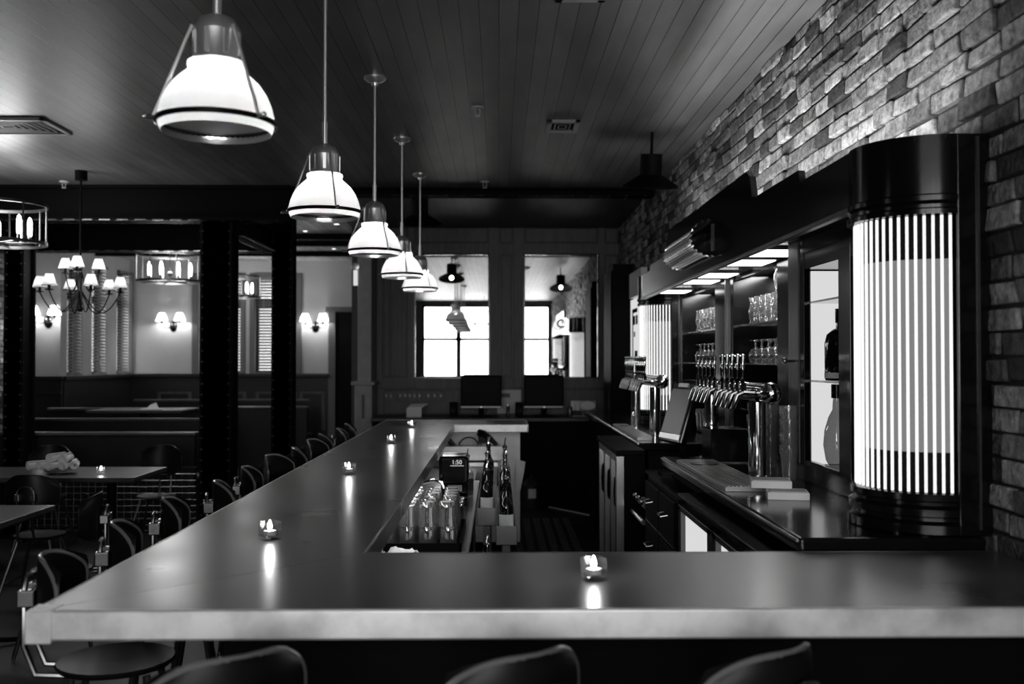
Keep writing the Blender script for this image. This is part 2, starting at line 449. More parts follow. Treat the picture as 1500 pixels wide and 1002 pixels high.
for (a, b, lab) in ((608, 716, 'tall wall mirror left of the middle panel, reflecting pendants and street windows'),
                    (768, 876, 'tall wall mirror right of the middle panel, reflecting the lit back bar')):
    mt = thing('wall_mirror', lab, 'mirror', (fx((a + b) / 2), YW - 0.02, fz(553)), 0)
    hw, hh = (fx(b) - fx(a)) / 2, fz(373) - fz(553)
    MB().box(-hw, -0.004, 0, hw, 0.0, hh).build('mirror_glass', M['mirror'], mt, smooth=False)
    f = MB()
    f.box(-hw - .012, -0.02, -.012, -hw + .008, 0.01, hh + .012).box(hw - .008, -0.02, -.012, hw + .012, 0.01, hh + .012)
    f.box(-hw, -0.02, -.012, hw, 0.01, .008).box(-hw, -0.02, hh - .008, hw, 0.01, hh + .012)
    f.build('frame', M['black'], mt, smooth=False)

# grey pilaster with a pedestal where the bar's end wall begins
px0, px1 = -1.612, -1.455
p = MB().box(px0, 11.42, 1.36, px1, 11.9, ZC)
p.box(px0 - 0.03, 11.39, 0, px1 + 0.012, 11.9, 1.33).box(px0 - 0.065, 11.36, 1.33, px1 + 0.045, 11.9, 1.37)
p.box(px0 - 0.01, 11.382, 0.9, px0 + 0.035, 11.40, 1.24).box(px0 + 0.095, 11.382, 0.9, px1 - 0.005, 11.40, 1.24)
struct(p.build('trim_3', M['greywood'], smooth=False, bevel=0.004))
struct(MB().box(px0 + 0.055, 11.386, 0.95, px0 + 0.085, 11.392, 1.22).build('trim_4', M['panel_dark'], smooth=False))
sg = thing('wall_sign', 'narrow white notice under a small round dial, on the grey pilaster edge', 'sign', (-1.64, 11.42, 2.5))
MB().box(-0.02, -0.012, -0.03, 0.028, 0.0, 0.145).build('notice', M['lightbox'], sg, smooth=False)  # notice glows by its material to look bright white
MB().lathe([(0.045, 0.0), (0.045, -0.02), (0.03, -0.022), (0.001, -0.022)], 24, (0, 0, 0.19), m=Matrix.Rotation(-PI / 2, 3, 'X')).build('dial', M['nickel'], sg)

# dining room: end wall with two windows, side bay with three
def wz(py): return 1.62 + (527 - py) / F * YB
WA, WB = (-4.77, -4.09), (-3.88, -3.21)
SILL, HEAD = 1.40, 2.93
w = MB()
for a, b in ((-6.7, WA[0]), (WA[1], WB[0]), (WB[1], -1.65)): w.box(a, YB, SILL, b, YB + 0.2, ZC)
for a, b in (WA, WB): w.box(a, YB, HEAD, b, YB + 0.2, ZC)
w.box(-6.7, YB, 0, -1.65, YB + 0.2, SILL)
w.box(-6.5, 13.4, SILL, -5.86, 13.55, ZC)
BAY = ((13.60, 14.06), (14.43, 14.93), (15.36, 15.84))
e = [13.55] + [q for b in BAY for q in b] + [YB]
for i in range(0, len(e), 2): w.box(-6.06, e[i], SILL, -5.86, e[i + 1], ZC)
for a, b in BAY: w.box(-6.06, a, 3.0, -5.86, b, ZC)
w.box(-6.06, 13.4, 0, -5.86, YB, SILL).box(-6.5, 13.4, 0, -5.86, 13.55, SILL)
struct(w.build('wall_back', M['plaster'], smooth=False))
# wainscot, ledge and casings
t = MB()
t.box(-5.86, YB - 0.04, 0, -2.7, YB, SILL - .02).box(-5.90, YB - 0.10, SILL - 0.05, -2.69, YB, SILL)
t.box(-5.86, 13.45, 0, -5.82, YB - .04, SILL - .02).box(-5.86, 13.38, SILL - .05, -5.76, YB - .04, SILL)
t.box(-6.5, 13.36, 0, -5.82, 13.4, SILL - .02).box(-6.5, 13.32, SILL - .05, -5.80, 13.4, SILL)
t.box(-6.5, 13.33, 1.16, -5.82, 13.36, 1.20)
struct(t.build('trim_5', M['panel_dark'], smooth=False, bevel=0.004))
t = MB()
for a, b in ((-5.40, -4.86), (-4.70, -4.0), (-3.85, -3.2), (-3.15, -2.75)):
    t.box(a, YB - 0.06, 1.08, b, YB - .04, 1.11).box(a, YB - 0.055, 0.5, a + .05, YB - .04, 1.08).box(b - .05, YB - 0.055, 0.5, b, YB - .04, 1.08)
struct(t.build('trim_6', M['panel'], smooth=False))
t = MB()
for a, b in ((-5.86, -5.80), (-4.86, WA[0]), (WA[1], -4.02), (-3.95, WB[0]), (WB[1], -3.13)): t.box(a, YB - 0.05, SILL, b, YB, 3.0)
for a, b in (WA, WB): t.box(a, YB - 0.04, HEAD, b, YB, HEAD + .08).box(a, YB + .1, 2.45, b, YB + .16, 2.60)
t.box(-2.70, YB - 0.06, 0, -2.59, YB, 2.42).box(-2.74, YB - 0.08, 2.38, -1.75, YB, 2.46)
struct(t.build('trim_7', M['darkplaster'], smooth=False))
struct(MB().box(-2.59, YB - 0.03, 0, -1.75, YB - .002, 2.38).build('door_1', M['black_matt'], smooth=False))
nw = 5
def blind(name, lab, along, a, b, pos, z0, z1, out, flip):
    """slatted blind; along = 'x' lies on a wall of constant y"""
    loc = ((a + b) / 2, pos, z0) if along == 'x' else (pos, (a + b) / 2, z0)
    th = thing(name, lab, 'window blind', loc, 0, 'slatted blinds in the dining room')
    hw = (b - a) / 2 - 0.01; m = MB(); z = 0.03
    while z < z1 - z0 - .04:
        if along == 'x': m.obox((0, 0, z), (2 * hw, 0.046, 0.0035), (math.radians(flip), 0, 0))
        else: m.obox((0, 0, z), (0.05, 2 * hw, 0.0035), (0, math.radians(flip), 0))
        z += 0.046
    m.build('slats', M['slat'], th, smooth=False)
    r = MB(); k = MB()
    if along == 'x':
        r.box(-hw, -.03, z1 - z0 - .04, hw, .03, z1 - z0); k.box(-hw, -.02, 0, hw, .02, .02)
        c = MB()
        for x in (-hw * .6, hw * .6): c.cyl((x, -0.026, 0.01), (x, -0.026, z1 - z0), 0.003, n=6)
    else:
        r.box(-.03, -hw, z1 - z0 - .04, .03, hw, z1 - z0); k.box(-.02, -hw, 0, .02, hw, .02)
        c = MB()
        for x in (-hw * .6, hw * .6): c.cyl((0.03, x, 0.01), (0.03, x, z1 - z0), 0.003, n=6)
    r.build('head_rail', M['slat'], th, smooth=False); k.build('bottom_rail', M['slat'], th, smooth=False)
    c.build('cord', M['cream'], th)
for i, (a, b) in enumerate((WA, WB)):
    lab = ('narrow pane edge', 'wide')[i]
    blind('window_blind', ['bright slatted blind on the end wall, just right of the front steel column',
                           'bright slatted blind on the end wall, left of the second steel column'][i], 'x', a, b, YB + 0.03, SILL + .005, HEAD, -1, -36)
    f = MB()
    for p, q in ((a, a + .04), (b - .04, b)): f.box(p, YB + .09, SILL, q, YB + .15, HEAD)
    for p, q in ((SILL, SILL + .05), (HEAD - .04, HEAD)): f.box(a, YB + .09, p, b, YB + .15, q)
    wn = struct(f.build('window_%d' % nw, M['steel'], smooth=False)); nw += 1
    MB().box(a, YB + .12, SILL, b, YB + .123, HEAD).build('window_pane', M['pane'], wn, smooth=False)
for i, (a, b) in enumerate(BAY):
    blind('window_blind', 'dark slatted blind in the side bay, %s of three from the brick pier' % ORD[i], 'y', a, b, -5.85, SILL + .005, 3.0, 1, 38)
    f = MB()
    for p, q in ((a, a + .04), (b - .04, b)): f.box(-6.02, p, SILL, -5.96, q, 3.0)
    for p, q in ((SILL, SILL + .05), (2.45, 2.55), (2.96, 3.0)): f.box(-6.02, a, p, -5.96, b, q)
    wn = struct(f.build('window_%d' % nw, M['steel'], smooth=False)); nw += 1
    MB().box(-5.99, a, SILL, -5.987, b, 3.0).build('window_pane', M['pane'], wn, smooth=False)

# riveted steel columns and beams
def rivets(mb, p0, p1, step, r=0.012):
    p0, p1 = Vector(p0), Vector(p1); n = max(1, int((p1 - p0).length / step))
    for i in range(n + 1): mb.ball(p0.lerp(p1, i / n), r, 6, 0.7)
def steel_column(x0, x1, y0, y1):
    m = MB(); xm = (x0 + x1) / 2; tck = 0.02
    m.box(x0, y0, 0, x1, y0 + tck, ZC).box(x0, y1 - tck, 0, x1, y1, ZC).box(x0 + .02, y0, 0, x1 - .02, y1, ZC)
    m.box(x0 - .05, y0 - .05, 0, x1 + .05, y1 + .05, .03)
    c = struct(m.build('steel_column', M['steel'], smooth=False, bevel=.003))
    rv = MB()
    for x in (x0 + .025, x1 - .025): rivets(rv, (x, y0, .1), (x, y0, ZC - .1), .1)
    for y in (y0 + .01,): 
        rivets(rv, (x1, y0 + .01, .1), (x1, y0 + .01, ZC - .1), .1, .008); rivets(rv, (x0, y0 + .01, .1), (x0, y0 + .01, ZC - .1), .1, .008)
    rv.build('rivets', M['rivet'], c)
steel_column(-2.735, -2.445, 9.15, 9.40)
steel_column(-2.445, -2.222, 10.75, 10.98)
steel_column(-4.52, -4.34, 9.15, 9.40)
def beam(pts, z0, z1, wd, fl):
    (xa, ya), (xb, yb) = pts
    m = MB(); rv = MB()
    if ya == yb:
        m.box(xa, ya - .02, z0, xb, ya + .02, z1)
        m.box(xa, ya - wd / 2, z0, xb, ya + wd / 2, z0 + fl).box(xa, ya - wd / 2, z1 - fl, xb, ya + wd / 2, z1)
        for s in (-1, 1):
            rivets(rv, (xa + .1, ya + s * (wd / 2 - .03), z0), (xb - .1, ya + s * (wd / 2 - .03), z0), .16)
            rivets(rv, (xa + .1, ya + s * .025, z0 + .06), (xb - .1, ya + s * .025, z0 + .06), .16)
    else:
        m.box(xa - .02, ya, z0, xa + .02, yb, z1)
        m.box(xa - wd / 2, ya, z0, xa + wd / 2, yb, z0 + fl).box(xa - wd / 2, ya, z1 - fl, xa + wd / 2, yb, z1)
        for s in (-1, 1):
            rivets(rv, (xa + s * (wd / 2 - .02), ya + .1, z0), (xa + s * (wd / 2 - .02), yb - .1, z0), .10, .013)
    b = struct(m.build('steel_beam', M['steel'], smooth=False))
    eg = MB()
    if ya == yb and fl > .02:
        q = xa + .02
        while q < min(xb, -2.5) - .15:
            eg.box(q, ya - wd / 2 - .003, z0 - .002, q + .10, ya - wd / 2 + .003, z0 + .008); q += .16
        eg.build('flange_glint', M['nickel'], b, smooth=False)  # pale dashes standing in for the glint along the lower flange
    rv.build('rivets', M['rivet'], b)
beam(((-6.5, 9.12), (-1.9, 9.12)), 2.88, ZC, 0.24, 0.03)
beam(((-1.9, 9.2), (XR, 9.2)), 3.13, ZC, 0.2, 0.015)
struct(MB().box(-6.5, 9.06, 2.90, -1.9, 9.10, ZC).build('trim_8', M['steel'], smooth=False))
beam(((-6.5, 10.86), (-2.33, 10.86)), 2.79, 3.08, 0.22, 0.025)
struct(MB().box(-6.5, 10.80, 2.80, -2.33, 10.84, 3.1).build('trim_9', M['steel'], smooth=False))
beam(((-2.47, 9.4), (-2.47, 10.8)), 2.79, 3.0, 0.18, 0.02)
for y in (12.5, 13.25, 14.55):
    beam(((-6.0, y), (-1.75, y)), 3.13, ZC, 0.10, 0.012)

# ================================================================ LAMPS
def make_pendant():
    t = thing('pendant_lamp', '', 'pendant lamp', (0, 0, 0), 0, 'ribbed glass pendants over the bar')
    # origin on the black ring, ceiling at +0.975
    top = 3.2 - 2.225
    MB().lathe([(.001, top), (.062, top), (.062, top - .012), (.05, top - .022), (.022, top - .034), (.018, top - .05), (.001, top - .05)], 28).build('canopy', M['satin'], t)
    MB().cyl((0, 0, .37), (0, 0, top - .03), .0075, n=12).cyl((0, 0, .265), (0, 0, .37), .0115, n=12).build('rod', M['satin'], t)
    MB().lathe([(.001, .278), (.02, .278), (.045, .266), (.058, .243), (.060, .233)], 28).build('housing_cap', M['satin'], t)
    h = MB().lathe([(.060, .233), (.060, .165), (.063, .160), (.063, .153), (.001, .153)], 28)
    for k in range(8):
        a = k * PI / 4 + .2
        h.obox((.0605 * math.cos(a), .0605 * math.sin(a), .20), (.004, .012, .06), (0, 0, a))
    h.build('housing', M['satin'], t)
    prof = [(.136, -.024), (.141, -.012), (.144, .0), (.143, .02), (.137, .046), (.125, .074), (.107, .100), (.087, .119), (.073, .130), (.069, .138), (.073, .146), (.072, .155)]
    MB().lathe(prof, 120, rib=.0012).build('glass_shade', M['shade'], t, angle=80)
    MB().tube([(.1475 * math.cos(a), .1475 * math.sin(a), 0) for a in [2 * PI * i / 48 for i in range(48)]], .007, 8, True).build('rim_ring', M['black'], t)
    for k in range(3):
        a = k * 2 * PI / 3 + PI
        c, s_ = math.cos(a), math.sin(a)
        st = MB().tube([(.156 * c, .156 * s_, -.002), (.062 * c, .062 * s_, .245)], .0042, 6).build('strut', M['satin'], t)
        MB().cyl((.15 * c, .15 * s_, 0), (.172 * c, .172 * s_, 0), .006, n=8).ball((.174 * c, .174 * s_, 0), .007, 8).build('knob', M['nickel'], st)
    MB().ball((0, 0, .122), .024, 14, 1.2).build('bulb', M['bulb'], t)
    return t
P0 = make_pendant()
# the row leans a little towards the room's middle as it runs away from the camera
PEND = [(-.722, 2.55), (-.712, 4.08), (-.690, 5.55), (-.686, 7.08), (-.665, 8.45)]
PL = ['large white ribbed glass pendant lamp at top left, nearest of the row over the bar',
      'second white ribbed glass pendant lamp from the front in the row over the bar',
      'third white ribbed glass pendant lamp, middle of the row over the bar',
      'fourth white ribbed glass pendant lamp from the front in the row over the bar',
      'smallest and farthest white ribbed glass pendant lamp, before the left wall mirror']
for i, (x, y) in enumerate(PEND):
    if i == 0: P0.location = (x, y, 2.225); P0.rotation_euler = (0, 0, .45); P0['label'] = PL[0]; q = P0
    else: q = clone(P0, (x, y, 2.225), [0, -.05, .1, -.2, .15][i], PL[i])
    point_light('pendant_light', (x, y, 2.225 + .115), 8, .025)

# wall sconces with two shades
def make_sconce():
    t = thing('wall_sconce', '', 'wall lamp', (0, 0, 0), 0, 'two-shade wall sconces in the dining room')
    MB().lathe([(.001, .03), (.03, .028), (.055, .012), (.062, 0), (.062, -.01)], 20, m=Matrix.Rotation(PI / 2, 3, 'X') @ Matrix.Diagonal((1, 1.35, 1))).build('wall_plate', M['black'], t)
    for s in (-1, 1):
        ar = MB().tube([(0, -.03, 0), (s * .04, -.10, -.025), (s * .10, -.13, -.02), (s * .14, -.13, .02), (s * .14, -.13, .055)], .006, 8)
        ar.lathe([(.001, .03), (.022, .032), (.022, .036), (.012, .04), (.012, .075)], 12, (s * .14, -.13, .015)).build('arm', M['black'], t)
        MB().lathe([(.088, .06), (.045, .19)], 24, (s * .14, -.13, .02)).build('lamp_shade', M['cloth_shade'], t)
        MB().ball((s * .14, -.13, .135), .02, 10, 1.3).build('bulb', M['candlebulb'], t)
    return t
S0 = make_sconce(); S0.location = (-5.165, YB - .01, 2.15); S0['label'] = 'two-shade wall sconce on the end wall, left of the front steel column'
SC = [S0, clone(S0, (-2.91, YB - .01, 2.14), 0, 'two-shade wall sconce on the end wall beside the dark doorway'),
      clone(S0, (-6.02, 13.39, 2.13), 0, 'two-shade wall sconce partly behind the shaded chandelier, near the brick pier')]
for s in SC:
    for k in (-1, 1):
        point_light('sconce_light', (s.location.x + k * .14, s.location.y - .13, s.location.z + .12), 10, .03)

# chandelier with little cloth shades
def make_chandelier():
    t = thing('shaded_chandelier', 'dark branched chandelier with nine small white cloth shades, before the side bay', 'chandelier', (-3.49, 8.35, 2.02))
    MB().cyl((0, 0, .02), (0, 0, 1.12), .009, n=10).lathe([(.001, 0), (.012, .0), (.026, .02), (.014, .05), (.02, .12), (.012, .2), (.018, .3), (.01, .42), (.001, .42)], 14).build('stem', M['steel'], t)
    def branch(a, r, z, drop):
        c, s_ = math.cos(a), math.sin(a)
        pts = []
        for i in range(13):
            u = i / 12
            rr = r * u
            zz = (z - drop) + drop * (u ** 3) * 1.0 - 0.10 * math.sin(PI * u) + (1 - u) ** 2 * .16
            pts.append((rr * c, rr * s_, zz))
        e = pts[-1]
        ar = MB().tube(pts, .0055, 7)
        ar.lathe([(.001, 0), (.03, .003), (.033, .01), (.012, .012), (.011, .05)], 12, e).build('arm', M['steel'], t)
        MB().lathe([(.058, .04), (.054, .055), (.028, .135)], 20, e).build('lamp_shade', M['cloth_shade'], t)
        MB().lathe([(.0585, .038), (.0585, .043)], 20, e).lathe([(.0285, .133), (.0285, .137)], 20, e).build('trim_band', M['black'], t)
        MB().ball((e[0], e[1], e[2] + .085), .015, 8, 1.3).build('bulb', M['candlebulb'], t)
    for k in range(6): branch(k * PI / 3 + .12, .32, .16, .12)
    for k in range(3): branch(k * 2 * PI / 3 + .75, .15, .32, .10)
    MB().cyl((0, 0, 1.10), (0, 0, 1.18), .05, n=20).build('canopy', M['steel'], t)
    return t
make_chandelier()
point_light('chandelier_light', (-3.49, 8.35, 2.30), 12, .2)

# drum chandeliers: two iron rings joined by bars, candle bulbs inside
def make_drum():
    t = thing('ring_chandelier', '', 'chandelier', (0, 0, 0), 0, 'iron ring chandeliers with candle bulbs')
    r, h = .37, .30
    for z in (0, h):
        MB().lathe([(r - .004, z - .012), (r + .004, z - .012), (r + .004, z + .012), (r - .004, z + .012), (r - .004, z - .012)], 48).build('ring', M['gunmetal'], t)
    for k in range(8):
        a = k * PI / 4 + .2
        MB().cyl((r * math.cos(a), r * math.sin(a), 0), (r * math.cos(a), r * math.sin(a), h), .007, n=6).build('upright', M['gunmetal'], t)
    x = MB()
    for k in range(4):
        a = k * PI / 4 + .2
        x.cyl((r * math.cos(a), r * math.sin(a), 0), (-r * math.cos(a), -r * math.sin(a), 0), .006, n=6)
    x.build('cross_bars', M['gunmetal'], t)
    MB().cyl((0, 0, 0), (0, 0, .66), .006, n=8).ball((0, 0, .09), .03, 10).build('stem', M['gunmetal'], t)
    for k in range(8):
        a = k * PI / 4 + .4; c = (.24 * math.cos(a), .24 * math.sin(a), 0)
        MB().lathe([(.001, .0), (.024, .005), (.024, .012), (.014, .014), (.014, .06)], 10, c).build('candle_cup', M['gunmetal'], t)
        MB().lathe([(.001, .06), (.014, .062), (.018, .09), (.018, .17), (.012, .2), (.001, .215)], 10, c).build('candle_bulb', M['candlebulb'], t)
    return t
D0 = make_drum(); D0.location = (-3.99, 7.95, 2.55); D0['label'] = 'iron ring chandelier with candle bulbs, cut off at the left edge'
clone(D0, (-3.78, 11.5, 2.52), .3, 'iron ring chandelier with candle bulbs, left of the front steel column')
clone(D0, (-3.90, 14.8, 2.55), .6, 'iron ring chandelier with candle bulbs, hanging before the end wall window')
clone(D0, (-0.35, -1.0, 2.50), .1, 'big iron ring chandelier seen only in the left wall mirror', scale=1.05)
point_light('chandelier_light', (-3.99, 7.95, 2.72), 22, .2)
point_light('chandelier_light', (-3.78, 11.5, 2.70), 26, .2)
point_light('chandelier_light', (-3.90, 14.8, 2.70), 22, .2)

# black barn pendants seen in the mirrors
def make_barn():
    t = thing('barn_pendant', '', 'pendant lamp', (0, 0, 0), 0, 'black barn pendants')
    MB().lathe([(.001, .17), (.075, .17), (.075, .03), (.09, .02), (.19, -.045), (.195, -.06), (.185, -.055), (.08, .005), (.001, .01)], 32).build('lamp_shade', M['black_matt'], t)
    MB().cyl((0, 0, .16), (0, 0, .32), .01, n=8).build('rod', M['black_matt'], t)
    MB().ball((0, 0, -.035), .03, 12, 1.2).build('bulb', M['candlebulb'], t)
    return t
B0 = make_barn(); B0.location = (1.06, 6.9, 2.88); B0.rotation_euler = (.25, 0, 0)
B0['label'] = 'black barn pendant close to the brick wall under the ceiling, mirrored at right'
b2 = clone(B0, (-.70, 8.85, 2.88), 0, 'black barn pendant behind the pendant row, seen in the left wall mirror'); b2.rotation_euler = (.25, 0, 0)

# small things on the ceiling
def make_sprinkler():
    t = thing('sprinkler_head', '', 'sprinkler', (0, 0, 0), 0, 'ceiling sprinklers')
    MB().lathe([(.001, 0), (.04, 0), (.038, -.008), (.014, -.012), (.001, -.012)], 18).build('escutcheon', M['cream'], t)
    f = MB()
    for s in (-1, 1): f.tube([(s * .012, 0, -.01), (s * .016, 0, -.035), (s * .005, 0, -.055)], .003, 6)
    f.lathe([(.001, -.054), (.018, -.055), (.018, -.058), (.001, -.058)], 12).build('deflector', M['cream'], t)
    return t
K0 = make_sprinkler(); K0.location = (-.13, 6.2, ZC); K0['label'] = 'white ceiling sprinkler head nearest the camera, above the aisle'
clone(K0, (-.12, 8.8, ZC), 0, 'white ceiling sprinkler head near the cross beam, above the aisle')
clone(K0, (-3.85, 8.85, ZC), 0, 'white ceiling sprinkler head by the beam over the dining side')
def vent(lab, x, y, sx, sy, n):
    t = thing('ceiling_vent', lab, 'vent', (x, y, ZC))
    f = MB()
    f.box(-sx, -sy, -.02, -sx + .035, sy, 0).box(sx - .035, -sy, -.02, sx, sy, 0).box(-sx, -sy, -.02, sx, -sy + .035, 0).box(-sx, sy - .035, -.02, sx, sy, 0)
    f.build('frame', M['greywood'], t, smooth=False, bevel=.003)
    MB().box(-sx + .03, -sy + .03, -.003, sx - .03, sy - .03, 0).build('duct', M['black_matt'], t, smooth=False)
    l = MB()
    for i in range(1, n):
        a, b = (sx - .035) * (1 - i / n), (sy - .035) * (1 - i / n)
        for (x0, y0, x1, y1) in ((-a, -b, a, -b), (a, -b, a, b), (a, b, -a, b), (-a, b, -a, -b)):
            l.obox(((x0 + x1) / 2, (y0 + y1) / 2, -.012), (abs(x1 - x0) + .008, abs(y1 - y0) + .008, .006))
    l.build('louvres', M['greywood'] if n > 3 else M['gunmetal'], t, smooth=False)
vent('square ceiling vent above the aisle, before the sprinkler heads', .43, 6.67, .11, .16, 3)
vent('large ceiling diffuser of nested squares near the left edge', -3.30, 6.72, .34, .22, 7)
vent('dark ceiling vent cut off by the top edge, over the aisle', .355, 4.20, .11, .12, 3)
RL = [(-2.077, 7.18), (-2.395, 11.57), (-1.88, 11.57), (-2.364, 12.2), (-2.364, 12.9), (-2.35, 13.6), (-2.336, 14.15)]
rl0 = None
for i, (x, y) in enumerate(RL):
    if i == 0:
        rl0 = thing('recessed_light', 'small recessed ceiling light just under the nearest glass pendant', 'ceiling light', (x, y, ZC), 0, 'recessed ceiling lights')
        MB().lathe([(.045, 0), (.045, -.006), (.034, -.008), (.034, 0)], 20).build('trim_ring', M['cream'], rl0)
        MB().lathe([(.034, -.004), (.001, -.004)], 20).build('lens', M['spot'], rl0)
    else:
        clone(rl0, (x, y, ZC), 0, 'small recessed ceiling light %s' % ['', 'left of the second pendant, before the dining room straps', 'right of the second pendant, before the dining room straps',
              'first in the dining room row between the steel straps', 'second in the dining room row between the steel straps',
              'third in the dining room row between the steel straps', 'last in the dining room row, farthest from the bar'][i])
# ================================================================ THE BAR
BZ = 1.07
bar = thing('bar_counter', 'long U-shaped bar with a grey zinc top and pale metal edge', 'bar', (-.7, 2.6, 0))
def bb(mb, name, m, parent=bar, **k): return mb.build(name, m, parent, world=True, **k)
g = .0012
T = MB()
yi, xi = 2.85, -.378                       # inner edges
T.prism([(-1.02 , 2.205), (1.43, 2.205), (1.43, yi), (xi + g, yi), (-1.02 + g, 2.205 + 0)], BZ - .003, BZ)
T.prism([(-1.02, 2.206 + g), (xi, yi + g), (xi, 5.65 - g), (-1.02, 5.65 - g)], BZ - .003, BZ)
T.prism([(-1.02, 5.65 + g), (xi, 5.65 + g), (xi, 8.46), (-1.02, 9.1)], BZ - .003, BZ)
T.prism([(-1.02 + .003, 9.1), (xi, 8.46 + g), (.25, 8.46 + g), (.25, 9.1)], BZ - .003, BZ)
bb(T, 'bar_top', M['zinc'], smooth=False)
O = MB()
O.box(-1.02, 2.21, BZ - .05, 1.43, yi, BZ - .003).box(-1.02, yi, BZ - .05, xi, 8.46, BZ - .003).box(-1.02, 8.46, BZ - .05, .25, 9.1, BZ - .003)
bb(O, 'bar_top_core', M['black_matt'], smooth=False)
E_ = MB()
E_.box(-1.025, 2.2, BZ - .066, 1.43, 2.216, BZ + .001).box(-1.026, 2.222, BZ - .066, -1.014, 9.1, BZ + .001)
E_.box(xi, 8.455, BZ - .066, .25, 8.466, BZ + .001).box(.245, 8.46, BZ - .066, .256, 9.1, BZ + .001).box(-1.02, 9.09, BZ - .066, .25, 9.105, BZ + .003)
bb(E_, 'edge_band', M['zinc_edge'], smooth=True, bevel=.007, segs=3)
I_ = MB().box(xi - .004, yi, BZ - .066, xi + .004, 8.46, BZ + .001).box(xi - .004, yi - .004, BZ - .066, 1.43, yi + .004, BZ + .001)
bb(I_, 'inner_edge', M['zinc'], smooth=False, bevel=.002)
C_ = MB().box(-1.032, 2.193, BZ - .07, -.975, 2.26, BZ + .0015)
C_.obox((-1.0045, 2.191, BZ - .045), (.006, .004, .006))
bb(C_, 'corner_cap', M['zinc_edge'], smooth=False, bevel=.004)
bb(MB().box(xi - .06, 8.462, BZ - .068, xi + .035, 8.452, BZ + .001), 'corner_cap', M['zinc_edge'], smooth=False, bevel=.002)
D_ = MB().box(-.72, 2.66, 0, -.68, 8.95, BZ - .05).box(-.72, 2.62, 0, 1.42, 2.66, BZ - .05)
for i in range(7): D_.box(-.732, 2.75 + i * .88, .18, -.72, 3.45 + i * .88, .92)
bb(D_, 'front_panel', M['black_matt'], smooth=False, bevel=.003)
bb(MB().box(-.62, 8.50, .07, .185, 8.56, BZ - .06), 'end_panel', M['grey'], smooth=False)
bb(MB().box(-.60, 8.56, 0, .15, 8.95, .28).box(-.6, 8.52, 0, .15, 8.56, .065).box(.12, 8.56, .28, .18, 8.95, BZ - .06).box(-.6, 8.9, .28, .18, 8.95, BZ - .06), 'base', M['black_matt'], smooth=False)
fr = MB().tube([(-.83, 9.0, .2), (-.83, 2.52, .2), (1.3, 2.52, .2)], .02, 10)
for p in ((-.83, 3.2), (-.83, 5), (-.83, 7)): fr.cyl((p[0], p[1], .2), (-.72, p[1], .12), .012, n=8)
bb(fr, 'foot_rail', M['gunmetal'])

# tealights in square glass holders
def make_tealight():
    t = thing('tealight_holder', '', 'candle holder', (0, 0, 0), 0, 'tealights in glass holders')
    o = .026; k = MB()
    ring = [(-o, -o), (o, -o), (o, o), (-o, o)]
    for (sc, z0, z1) in ((1, 0, .012),): k.prism(ring, z0, z1)
    for i in range(4):
        (ax, ay), (bx, by) = ring[i], ring[(i + 1) % 4]
        cx, cy = (ax + bx) / 2, (ay + by) / 2; a = math.atan2(by - ay, bx - ax)
        k.obox((cx * .94, cy * .94, .032), (2 * o, .004, .044), (0, 0, a))
    k.build('glass_cup', M['glass'], t, smooth=False, bevel=.002)
    MB().lathe([(.001, .013), (.019, .013), (.019, .026), (.001, .026)], 20).build('wax', M['wax'], t)
    MB().lathe([(.001, .027), (.006, .033), (.0075, .039), (.005, .048), (.001, .058)], 12).build('flame', M['flame'], t)
    return t
TL = make_tealight()
for i, (x, y, a, lab) in enumerate([(.239, 2.50, .25, 'lit tealight in a square glass cup, alone on the near arm of the bar top'),
        (-.70, 3.07, .7, 'lit tealight in a glass cup on the long bar arm, nearest the mitre seam'),
        (-.717, 4.80, .5, 'lit tealight in a glass cup on the long bar arm, just before the cross seam'),
        (-.702, 6.54, .2, 'lit tealight in a glass cup on the long bar arm, just past the cross seam'),
        (-.698, 8.04, .6, 'lit tealight in a glass cup at the far end of the long bar arm'),
        (-2.99, 7.55, .3, 'lit tealight in a glass cup on the dining table beside the napkin rolls')]):
    z = BZ if i < 5 else .763
    if i == 0: TL.location = (x, y, z + .001); TL.rotation_euler = (0, 0, a); TL['label'] = lab
    else: clone(TL, (x, y, z + .001), a, lab)
    point_light('candle_light', (x, y, z + .064), .22, .008)

# ---------------------------------------------------------------- stools and chairs
def pad_mesh(hw, hh, cz, y0, bow, th, n=14, m=8):
    """curved back pad, rounded outline; concave towards +y"""
    vs, fs = [], []
    for side in (0, 1):
        for j in range(m + 1):
            v = -1 + 2 * j / m
            for i in range(n + 1):
                u = -1 + 2 * i / n
                x = hw * u * (1 - .16 * v ** 4); z = cz + hh * v * (1 - .30 * u ** 4)
                y = y0 + bow * u * u + (th if side else 0)
                vs.append((x, y, z))
    W_ = n + 1; K = W_ * (m + 1)
    for j in range(m):
        for i in range(n):
            a = j * W_ + i
            fs.append((a, a + 1, a + W_ + 1, a + W_)); fs.append((K + a, K + a + W_, K + a + W_ + 1, K + a + 1))
    bd = [i for i in range(W_)] + [j * W_ + n for j in range(1, m + 1)] + [m * W_ + i for i in range(n - 1, -1, -1)] + [j * W_ for j in range(m - 1, 0, -1)]
    for i in range(len(bd)):
        a, b = bd[i], bd[(i + 1) % len(bd)]
        fs.append((a, K + a, K + b, b))
    return MB().add(vs, fs)
